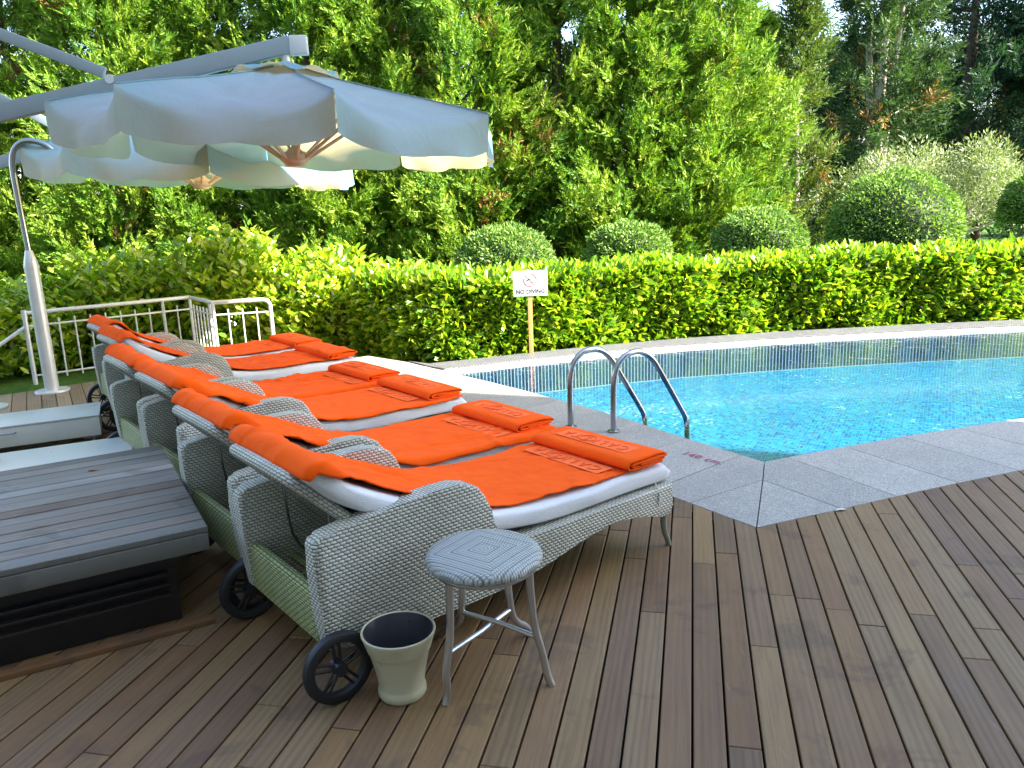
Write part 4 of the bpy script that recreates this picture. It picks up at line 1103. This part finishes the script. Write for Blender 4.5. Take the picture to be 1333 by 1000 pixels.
def limbs(mb, seed, H, R, n, zlo, up, r0):
    rng = random.Random(seed)
    for i in range(n):
        z = rng.uniform(zlo, H * .8); a = rng.random() * 2 * PI; L = R * (1 - z / H) * rng.uniform(.5, .9); d = Vector((math.cos(a), math.sin(a), 0))
        p0 = Vector((0, 0, z - .3 * up * L)); p1 = p0 + d * L * .5 + Vector((0, 0, L * .25 * up)); p2 = p0 + d * L + Vector((0, 0, L * .8 * up))
        mb.tube([p0, p1, p2], [r0 * (1 - z / H) + .008, r0 * .5 * (1 - z / H) + .006, .005], 5)
def make_tree(name, cat, label, group, loc, rz, sc, crown_data, H, R, trunk_r, mat, bark, seed=1, nl=24, zlo=.6, up=.7, multi=0):
    r = empty(name, loc, rz, label=label, cat=cat, group=group); r.scale = sc if isinstance(sc, tuple) else (sc, sc, sc)
    V, F, Cc = crown_data; fast_mesh('crown', V, F, mat, Cc, parent=r)
    mb = MB()
    if multi:
        rng = random.Random(seed)
        for k in range(multi):
            a = 2 * PI * k / multi + .4; d = Vector((math.cos(a), math.sin(a), 0)) * R * .16
            mb.tube([d * .15, d * .6 + Vector((0, 0, H * .3)), d * 1.5 + Vector((0, 0, H * .65)), d * 1.9 + Vector((0, 0, H * .95))], [trunk_r * .7, trunk_r * .55, trunk_r * .35, .01], 8)
    else: mb.tube([(0, 0, -.1), (.03, .02, H * .3), (-.02, .03, H * .6), (0, 0, H * .96)], [trunk_r, trunk_r * .75, trunk_r * .4, .012], 10)
    limbs(mb, seed, H, R, nl, zlo, up, trunk_r * .3)
    mb.build('trunk', bark, r)
    return r
variants = []
for i, (Rv, nb_) in enumerate(((1.3, 250), (1.15, 230), (1.4, 270))):
    variants.append(cypress_crown(20 + i, 7.6, Rv, .15, nb_, 46, 16, brown=.028))
def pxx(px, Y): return (px - 666.5) / 1040 * Y
protos = []
row = [  # px, Y, variant, scale, label
    (-70, 12.6, 0, 1.0, 'dense green cypress at the left edge, beyond the gooseneck pole'),
    (70, 13.2, 1, 1.0, 'dense green cypress rising behind the gooseneck pole and the parasol stays'),
    (190, 12.8, 2, .96, 'dense green cypress above the left part of the front parasol'),
    (310, 13.3, 0, 1.02, 'dense green cypress behind the arm of the front parasol'),
    (425, 12.9, 1, 1.0, 'dense green cypress just right of the front parasol peak'),
    (530, 13.4, 2, 1.03, 'dense green cypress above the right slope of the front parasol'),
    (635, 13.0, 0, .98, 'dense green cypress at the right tip of the front parasol, above the leftmost clipped ball'),
    (735, 13.5, 1, 1.05, 'dense green cypress between the two leftmost clipped balls'),
    (830, 13.2, 2, 1.0, 'bright green cypress behind the second clipped ball from the left'),
    (925, 13.4, 0, 1.0, 'bright green cypress with feathery upswept sprays left of the third clipped ball')]
for i, (px, Y, vi, sc, lab) in enumerate(row):
    loc = (pxx(px, Y), Y, -.16); rz = i * 1.37
    if vi >= len(protos):
        o = make_tree('cypress_tree', 'tree', lab, 'tall cypresses in a row behind the hedge', loc, rz, sc, variants[vi], 7.6, 1.3, .14, MT['cypress'], MT['bark'], vi)
        protos.append(o)
    else:
        o = copy_tree(protos[vi]); o.location = loc; o.rotation_euler = (0, 0, rz); o.scale = (sc, sc, sc); tag(o, lab)
back = [(-30, 16.2, 'cypress in the second row, in the gap left of the parasol stays'), (250, 16.4, 'cypress in the second row, filling the gap above the front parasol'), (480, 16.2, 'cypress in the second row, behind the gap right of the parasol peak'), (690, 16.5, 'cypress in the second row, behind the gap over the leftmost clipped ball'), (880, 16.4, 'cypress in the second row, in the gap beside the feathery cypress')]
for i, (px, Y, lab) in enumerate(back):
    o = copy_tree(protos[(i + 1) % 3]); o.location = (pxx(px, Y), Y, -.16); o.rotation_euler = (0, 0, 2.2 + i); o.scale = (1.1, 1.1, 1.0 - .02 * i); tag(o, lab)
# trees on the right
THIN = [(.030, .070, .018), (.065, .115, .025), (.105, .155, .035), (.16, .185, .06)]
make_tree('thin_cypress', 'tree', 'thin tree with bare twigs inside and a low top, below the patch of open sky', None, (pxx(1035, 14.2), 14.2, -.16), .4, (.95, .95, 1), cypress_crown(41, 4.9, .85, .5, 120, 26, 11, THIN, .6, .06, .15, 1.1, 1.6), 4.9, .8, .10, MT['cypress'], MT['palebark'], 5, 60, .5, .4)
DARK = [(.016, .042, .016), (.030, .070, .024), (.050, .100, .032), (.085, .135, .045)]
make_tree('pine_tree', 'tree', 'tall conifer with pale bare stems showing in its middle, right of the open sky', None, (pxx(1135, 18.5), 18.5, -.16), .9, 1.0, cypress_crown(43, 9.0, 1.75, 2.2, 170, 40, 11, DARK, .35, .07, .15, 1.5, 1.1), 9.0, 1.5, .16, MT['cypress'], MT['palebark'], 7, 50, 1.2, .5, multi=4)
make_tree('cedar_tree', 'tree', 'dark blue-green cedar with sky showing between its branches, upper right', None, (pxx(1245, 21), 21, -.16), 2.1, 1.0, cypress_crown(45, 11.0, 2.5, 2.4, 120, 62, 11, [(.012, .040, .024), (.022, .062, .034), (.040, .090, .045)], .18, .02, .1, 1.7, 1.1), 11.0, 2.4, .20, MT['cypress'], MT['bark'], 9, 46, 1.5, .25)
make_tree('cedar_tree', 'tree', 'dark cedar at the right edge, in deep shade behind the olive', None, (pxx(1385, 19.5), 19.5, -.16), .3, 1.0, cypress_crown(47, 7.6, 2.4, .8, 170, 48, 11, [(.012, .040, .022), (.022, .062, .030), (.040, .090, .040)], .2, .03, .05, 1.6, 1.2), 7.6, 2.3, .18, MT['cypress'], MT['bark'], 11, 30, 1.2, .25)
make_tree('cedar_tree', 'tree', 'dark low conifer between the thin tree and the cedar, behind the olive', None, (pxx(1130, 20.5), 20.5, -.16), 1.3, 1.0, cypress_crown(49, 5.2, 2.3, .3, 150, 48, 11, [(.012, .040, .022), (.022, .062, .030), (.040, .090, .040)], .2, .03, .0, 1.6, 1.4), 5.2, 2.2, .15, MT['cypress'], MT['bark'], 13, 20, 1.2, .25)
make_tree('cedar_tree', 'tree', 'dark low conifer behind the right half of the olive, below the cedar', None, (pxx(1270, 23.5), 23.5, -.16), 2.3, 1.0, cypress_crown(51, 5.6, 2.8, .3, 150, 48, 11, [(.012, .040, .022), (.022, .062, .030), (.040, .090, .040)], .2, .03, .0, 1.8, 1.4), 5.6, 2.2, .15, MT['cypress'], MT['bark'], 15, 20, 1.2, .25)
for i, (px, Y, sc, lab) in enumerate([(985, 23.5, .84, 'distant conifer seen through the gap left of the thin tree'), (1062, 21.5, .69, 'distant conifer filling the gap right of the thin tree, below the open sky'), (1190, 26.5, .74, 'distant conifer behind the bare-stemmed conifer and the cedar'), (1330, 27.5, .72, 'distant conifer at the far right behind the cedars'), (905, 22.5, .70, 'distant conifer behind the feathery cypress')]):
    o = copy_tree(protos[i % 3]); o.location = (pxx(px, Y), Y, -.16); o.rotation_euler = (0, 0, .7 + i * 1.9); o.scale = (1.25, 1.25, sc); tag(o, lab)
# olive
def blob_crown(seed, blobs, n, pal, lmin, lmax, ratio, up=.3, shell=.6, out=.8):
    rng = np.random.default_rng(seed); Vs = []; Fs = []; Cs = []; o = 0
    tot = sum(b[3] * b[4] * b[5] for b in blobs) ; 
    for bi, (x, y, z, rx, ry, rz) in enumerate(blobs):
        m = int(n * (rx * ry * rz) ** .7 / sum((b[3] * b[4] * b[5]) ** .7 for b in blobs))
        d = unit(rng.normal(size=(m, 3))); rad = shell + (1 - shell) * rng.random(m) ** .6 + .08 * rng.normal(size=m)
        P = np.array([x, y, z]) + d * rad[:, None] * np.array([rx, ry, rz])
        D = d * out + rng.normal(size=(m, 3)) * .55; D[:, 2] += up; D = unit(D)
        L = rng.uniform(lmin, lmax, m); V, F = leaf_quads(P, D, L, L * ratio, rng)
        c = pick(pal, np.clip(rng.random(m) * .7 + .3 * rng.random(), 0, 1)) * rng.uniform(.85, 1.2, (m, 1))
        Vs.append(V); Fs.append(F + o); Cs.append(np.repeat(c, 4, 0)); o += len(V)
    return np.concatenate(Vs), np.concatenate(Fs), np.concatenate(Cs)
OLV = [(.075, .120, .045), (.150, .205, .085), (.24, .285, .15), (.40, .43, .30)]
rb = random.Random(8)
def olive(px, Y, w, h, z, seed, label, n):
    rbn = random.Random(seed)
    bl = [(rbn.uniform(-w, w), rbn.uniform(-.8, .8), z + rbn.uniform(-h, h) * (1 - .4 * abs(i / 8 - 1)), rbn.uniform(.28, .55), rbn.uniform(.28, .5), rbn.uniform(.22, .42)) for i in range(34)]
    r = empty('olive_tree', (pxx(px, Y), Y, -.16), label=label, cat='tree', group='silvery olive trees')
    V, F, Cc = blob_crown(seed, bl, n, OLV, .05, .095, .27, .5, .25)
    fast_mesh('crown', V, F, MT['olive'], Cc, parent=r)
    mb = MB(); mb.tube([(.35, 0, 0), (.38, 0, .7), (.2, 0, 1.2), (0, .1, 1.7)], [.10, .09, .07, .03], 10)
    for b in bl[::2]: mb.tube([(.38, 0, .8), ((b[0] + .38) * .5, b[1] * .4, (b[2] + .7) * .5), (b[0], b[1], b[2])], [.05, .03, .008], 6)
    mb.build('trunk', MT['palebark'], r)
olive(1205, 14.5, 1.75, .72, 1.72, 3, 'silvery green olive tree behind the largest clipped ball', 17000)
olive(1345, 15.5, 1.3, .6, 1.75, 4, 'silvery olive shrub at the right edge beyond the hedge', 13000)
# clipped balls
TOP = [(.045, .12, .025), (.10, .205, .042), (.185, .30, .07), (.30, .42, .12)]
def topiary(px, Y, cz, w, h, seed, label):
    rng = np.random.default_rng(seed); n = 15000 if w > 1.5 else 11000
    d = rng.normal(size=(n, 3)); d[:, 2] = np.abs(d[:, 2]) * 1.15 - .35; d = unit(d)
    sx, sz = w / 2, h
    bump = 1 + .05 * np.sin(d[:, 0] * 5 + seed) * np.cos(d[:, 1] * 4 + d[:, 2] * 5) + .03 * np.sin(d[:, 0] * 11 + seed * 3 + d[:, 2] * 9) + .06 * (rng.random(n) > .97)
    P = d * np.array([sx, sx, sz]) * (bump * (1 - .10 * rng.random(n) ** 2))[:, None]
    D = unit(d * .8 + rng.normal(size=(n, 3)) * .6); L = rng.uniform(.035, .065, n)
    V, F = leaf_quads(P, D, L, L * .42, rng)
    C = pick(TOP, rng.random(n)) * rng.uniform(.8, 1.2, (n, 1))
    r = empty('clipped_shrub', (pxx(px, Y), Y, cz), label=label, cat='topiary', group='clipped dome shrubs behind the hedge')
    # leafy heart so that no light leaks through
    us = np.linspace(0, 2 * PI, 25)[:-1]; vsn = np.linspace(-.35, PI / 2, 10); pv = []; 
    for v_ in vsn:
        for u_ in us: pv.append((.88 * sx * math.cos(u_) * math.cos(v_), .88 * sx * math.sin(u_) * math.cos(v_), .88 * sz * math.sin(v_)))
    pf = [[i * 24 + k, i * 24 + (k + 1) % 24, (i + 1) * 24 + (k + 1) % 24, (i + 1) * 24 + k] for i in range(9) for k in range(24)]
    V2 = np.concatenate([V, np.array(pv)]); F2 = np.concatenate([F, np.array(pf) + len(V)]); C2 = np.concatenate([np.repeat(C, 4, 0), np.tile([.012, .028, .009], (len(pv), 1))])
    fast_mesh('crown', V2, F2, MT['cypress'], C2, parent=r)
    mb = MB(); mb.tube([(0, 0, -cz - .16), (.02, 0, -sz * .2)], .05, 8); mb.build('trunk', MT['bark'], r)
topiary(664, 10.9, .72, 1.30, .50, 1, 'clipped rounded shrub above the no-diving sign')
topiary(822, 11.1, .76, 1.14, .44, 2, 'smaller clipped shrub, second from the left, right of the sign')
topiary(990, 11.3, .80, 1.22, .52, 3, 'clipped shrub, third from the left, in front of the thin tree')
topiary(1164, 11.6, .93, 1.74, .84, 4, 'largest clipped dome shrub, in front of the olive tree')
topiary(1350, 12.2, 1.12, 1.12, .58, 5, 'clipped shrub cut off by the right edge of the view')

# laurel hedge and shrubs
LAU = [(.045, .140, .010), (.115, .240, .012), (.20, .325, .018), (.32, .42, .028), (.46, .50, .07)]
def laurel_leaves(P, D, rng, pal, lmin=.085, lmax=.14, young=0.):
    n = len(P); L = rng.uniform(lmin, lmax, n); Wd = L * rng.uniform(.40, .52, n)
    up = unit(rng.normal(size=(n, 3)) * .75 + np.array([0, -.25, 1.])); S = unit(np.cross(D, up)); N = unit(np.cross(S, D)); N[N[:, 2] < 0] *= -1
    L = L[:, None]; Wd = Wd[:, None]; fo = rng.uniform(.02, .10, n)[:, None]; cu = rng.uniform(-.12, .05, n)[:, None]
    a = P; t = P + D * L + N * L * cu
    l1 = P + D * L * .3 + S * Wd * .44 + N * L * fo; l2 = P + D * L * .68 + S * Wd * .40 + N * L * (fo + cu * .5)
    q1 = P + D * L * .3 - S * Wd * .44 + N * L * fo; q2 = P + D * L * .68 - S * Wd * .40 + N * L * (fo + cu * .5)
    V = np.stack([a, l1, l2, t, q2, q1], 1).reshape(-1, 3); b = np.arange(n)[:, None] * 6
    F = np.concatenate([b + np.array([[0, 3, 2, 1]]), b + np.array([[0, 5, 4, 3]])], 1).reshape(-1, 4)
    C = pick(pal, np.clip(rng.random(n) * .85 + young, 0, 1)) * rng.uniform(.8, 1.25, (n, 1))
    return V, F, np.repeat(C, 6, 0)
hp = [(-1.75, 8.75), (-1.25, 8.40), (-.70, 8.10), (.0, 8.22), (.35, 8.36), (1.1, 8.66), (2.0, 8.93), (3.0, 9.10), (4.2, 9.24), (5.8, 9.32), (7.6, 9.32), (9.4, 9.24), (11.5, 8.9)]
def hedge():
    rng = np.random.default_rng(77); d = np.array(arclen(hp)); HP = np.array(hp); Lh = d[-1]; n = 46000
    x = rng.random(n) * Lh
    px = np.interp(x, d, HP[:, 0]); py = np.interp(x, d, HP[:, 1])
    tx = np.gradient(np.interp(np.linspace(0, Lh, 400), d, HP[:, 0])); ty = np.gradient(np.interp(np.linspace(0, Lh, 400), d, HP[:, 1]))
    ii = np.clip((x / Lh * 399).astype(int), 0, 399); T = unit(np.stack([tx[ii], ty[ii], 0 * x], 1)); Nn = np.stack([T[:, 1], -T[:, 0], 0 * x], 1)   # towards the pool
    Hh = .865 + .02 * np.sin(x * 2.3) + .025 * np.sin(x * 5.1 + 1) + .035 * np.clip((x - 5) / 6, 0, 1)
    D_ = .85
    kind = rng.random(n)
    z = np.where(kind < .58, Hh * rng.random(n) ** .9, Hh - .10 * rng.random(n) ** 2); dep = np.where(kind < .58, .16 * rng.random(n) ** 1.4 + .015, D_ * rng.random(n))
    tops = (kind > .93); z[tops] = (Hh + .07 * rng.random(n))[tops]
    rel_ = z / Hh; dep = dep + .10 * np.clip(rel_ - .8, 0, .2) / .2 * (kind < .58) * rng.random(n)
    bulge = .05 * np.sin(x * 3.7 + z * 4) + .04 * np.sin(x * 8.1 - z * 6)
    P = np.stack([px, py, z - .14], 1) - Nn * (dep + bulge * (kind < .58))[:, None]
    out = np.where((kind < .58)[:, None], Nn * .75 + np.array([0, 0, .35]), np.array([[0, -.15, .8]]))
    Dd = unit(out + rng.normal(size=(n, 3)) * .55)
    V, F, C = laurel_leaves(P, Dd, rng, LAU)
    o = empty('laurel_hedge', (2, 9, -.15), label='clipped broad-leaved laurel hedge along the far side of the pool', cat='hedge')
    V = V - np.array([2, 9, -.15])
    fast_mesh('foliage', V, F, MT['laurel'], C, smooth=True, parent=o)
    mb = MB(); rr_ = random.Random(5)
    for k in range(90):
        L = rr_.uniform(.1, Lh - .1); p = at_len(hp, L); b = Vector((p[0] - 2, p[1] + .25 + rr_.uniform(0, .35) - 9, 0))
        t = b + Vector((rr_.uniform(-.12, .12), rr_.uniform(-.2, .1), rr_.uniform(.6, .8))); mb.tube([b, (b + t) / 2 + Vector((rr_.uniform(-.05, .05), 0, 0)), t], [.012, .009, .004], 5)
    mb.build('stems', MT['bark'], o)
    # inner mass of old leaves and twigs
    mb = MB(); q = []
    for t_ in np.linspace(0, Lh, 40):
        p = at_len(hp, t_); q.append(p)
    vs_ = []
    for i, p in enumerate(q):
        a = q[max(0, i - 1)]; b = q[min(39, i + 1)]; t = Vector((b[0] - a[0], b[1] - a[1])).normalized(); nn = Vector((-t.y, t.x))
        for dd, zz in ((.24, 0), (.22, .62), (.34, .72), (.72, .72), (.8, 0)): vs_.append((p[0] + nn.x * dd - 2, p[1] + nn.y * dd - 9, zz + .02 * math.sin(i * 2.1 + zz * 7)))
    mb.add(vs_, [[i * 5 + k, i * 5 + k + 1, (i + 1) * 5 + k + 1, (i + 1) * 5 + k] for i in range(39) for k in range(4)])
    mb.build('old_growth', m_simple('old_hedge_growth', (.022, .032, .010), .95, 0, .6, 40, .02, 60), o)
hedge()
def laurel_bush(loc, rx, ry, h, n, seed, label):
    rng = np.random.default_rng(seed); sh = []
    # upright shoots carrying leaves
    ns = int(n / 15); a = rng.random(ns) * 2 * PI; r = rng.random(ns) ** .5; bx_ = r * rx * np.cos(a); by = r * ry * np.sin(a)
    top = h * (1 - .42 * r ** 2.2) * rng.uniform(.72, 1.06, ns)
    j = rng.random((ns, 15)); zz = top[:, None] * (1 - .95 * j ** 1.25)
    lean = .18 * zz / h
    X = bx_[:, None] * (1 + lean) + rng.normal(size=zz.shape) * .035; Y = by[:, None] * (1 + lean) + rng.normal(size=zz.shape) * .035
    P = np.stack([X, Y, zz], -1).reshape(-1, 3); az = rng.random(len(P)) * 2 * PI
    D = unit(np.stack([np.cos(az), np.sin(az) - .15, .55 + .5 * rng.random(len(P))], 1) + np.stack([X.ravel() / rx, Y.ravel() / ry, 0 * az], 1) * .35)
    V, F, C = laurel_leaves(P, D, rng, LAU, .085, .15, .12)
    o = empty('laurel_bush', loc, label=label, cat='shrub', group='loose laurel bushes behind the railing')
    fast_mesh('foliage', V, F, MT['laurel'], C, smooth=True, parent=o)
    mb = MB()
    for k in range(0, ns, max(1, ns // 60)): mb.tube([(bx_[k] * .6, by[k] * .6, 0), (bx_[k], by[k], top[k] * .95)], [.012, .004], 5)
    mb.build('stems', MT['bark'], o)
laurel_bush((-5.75, 8.9, -.16), .9, .7, 1.12, 6500, 1, 'loose laurel bush left of the gooseneck pole')
laurel_bush((-4.75, 9.55, -.16), .85, .7, 1.30, 8500, 2, 'loose laurel bush right behind the gooseneck pole')
laurel_bush((-3.35, 9.85, -.16), .95, .7, 1.46, 9500, 3, 'tallest loose laurel bush, behind the corner of the railing')
laurel_bush((-2.15, 9.55, -.16), .85, .65, 1.22, 8500, 4, 'loose laurel bush between the railing and the clipped hedge')
laurel_bush((-1.25, 9.2, -.16), .65, .55, 1.02, 5000, 5, 'low laurel bush at the left end of the clipped hedge')

# ------------------------------------------------------------------ unseen building, added and turned to cast the shade on the deck
SUN_AZ = Vector((.934, -.357)).normalized(); EL = math.radians(38.5)
bl = empty('shading_building', (9, 2.84, 0), math.atan2(SUN_AZ.y, SUN_AZ.x), label='tall rendered building beside the terrace, unseen, added to cast shade', cat='building')
mb = MB(); mb.prism([(0, 0), (14, 0), (14, -22), (0, -22)], -.2, 16, 'z'); wl = mb.build('wall', MT['render'], bl)
mb = MB(); mb.prism([(-.25, .0), (14.2, .0), (14.2, -22.2), (-.25, -22.2)], 16.004, 16.4, 'z'); mb.build('roof', MT['render'], bl)
mb = MB(); mb.prism([(-26, -9.5), (-.01, -9.5), (-.01, -22), (-26, -22)], -.2, 11, 'z'); mb.build('shading_wing', MT['render'], bl)  # added behind the camera to block sky light and darken the foreground
for k in range(4):
    for f in range(4):
        mb = MB(); mb.box((-.012, -3 - k * 5, 2.2 + f * 3.6), (.03, 2.4, 2.0)); mb.build('window', MT['glass'], bl)

# ------------------------------------------------------------------ light
w = bpy.data.worlds.new('World'); SC.world = w; w.use_nodes = True
nt = w.node_tree; nt.nodes.clear()
sky = nt.nodes.new('ShaderNodeTexSky'); sky.sky_type = 'NISHITA'; sky.sun_disc = False
sky.sun_elevation = EL; sky.sun_rotation = math.atan2(SUN_AZ.x, SUN_AZ.y); sky.air_density = 1.0; sky.dust_density = 1.8; sky.ozone_density = .9
bg = nt.nodes.new('ShaderNodeBackground'); bg.inputs[1].default_value = .13
out = nt.nodes.new('ShaderNodeOutputWorld'); nt.links.new(sky.outputs[0], bg.inputs[0]); nt.links.new(bg.outputs[0], out.inputs[0])
sl = bpy.data.lights.new('sun', 'SUN'); sl.energy = 5.0; sl.angle = math.radians(.55); sl.color = (1, .93, .78)
so = bpy.data.objects.new('sun', sl); COL.objects.link(so)
dv = Vector((SUN_AZ.x * math.cos(EL), SUN_AZ.y * math.cos(EL), math.sin(EL)))
so.rotation_euler = dv.to_track_quat('Z', 'Y').to_euler(); so.location = dv * 30
SC.view_settings.view_transform = 'Standard'; SC.view_settings.look = 'None'; SC.view_settings.exposure = 2.68; SC.view_settings.gamma = 1
SC.cycles.max_bounces = 8; SC.cycles.transparent_max_bounces = 12; SC.cycles.use_denoising = True
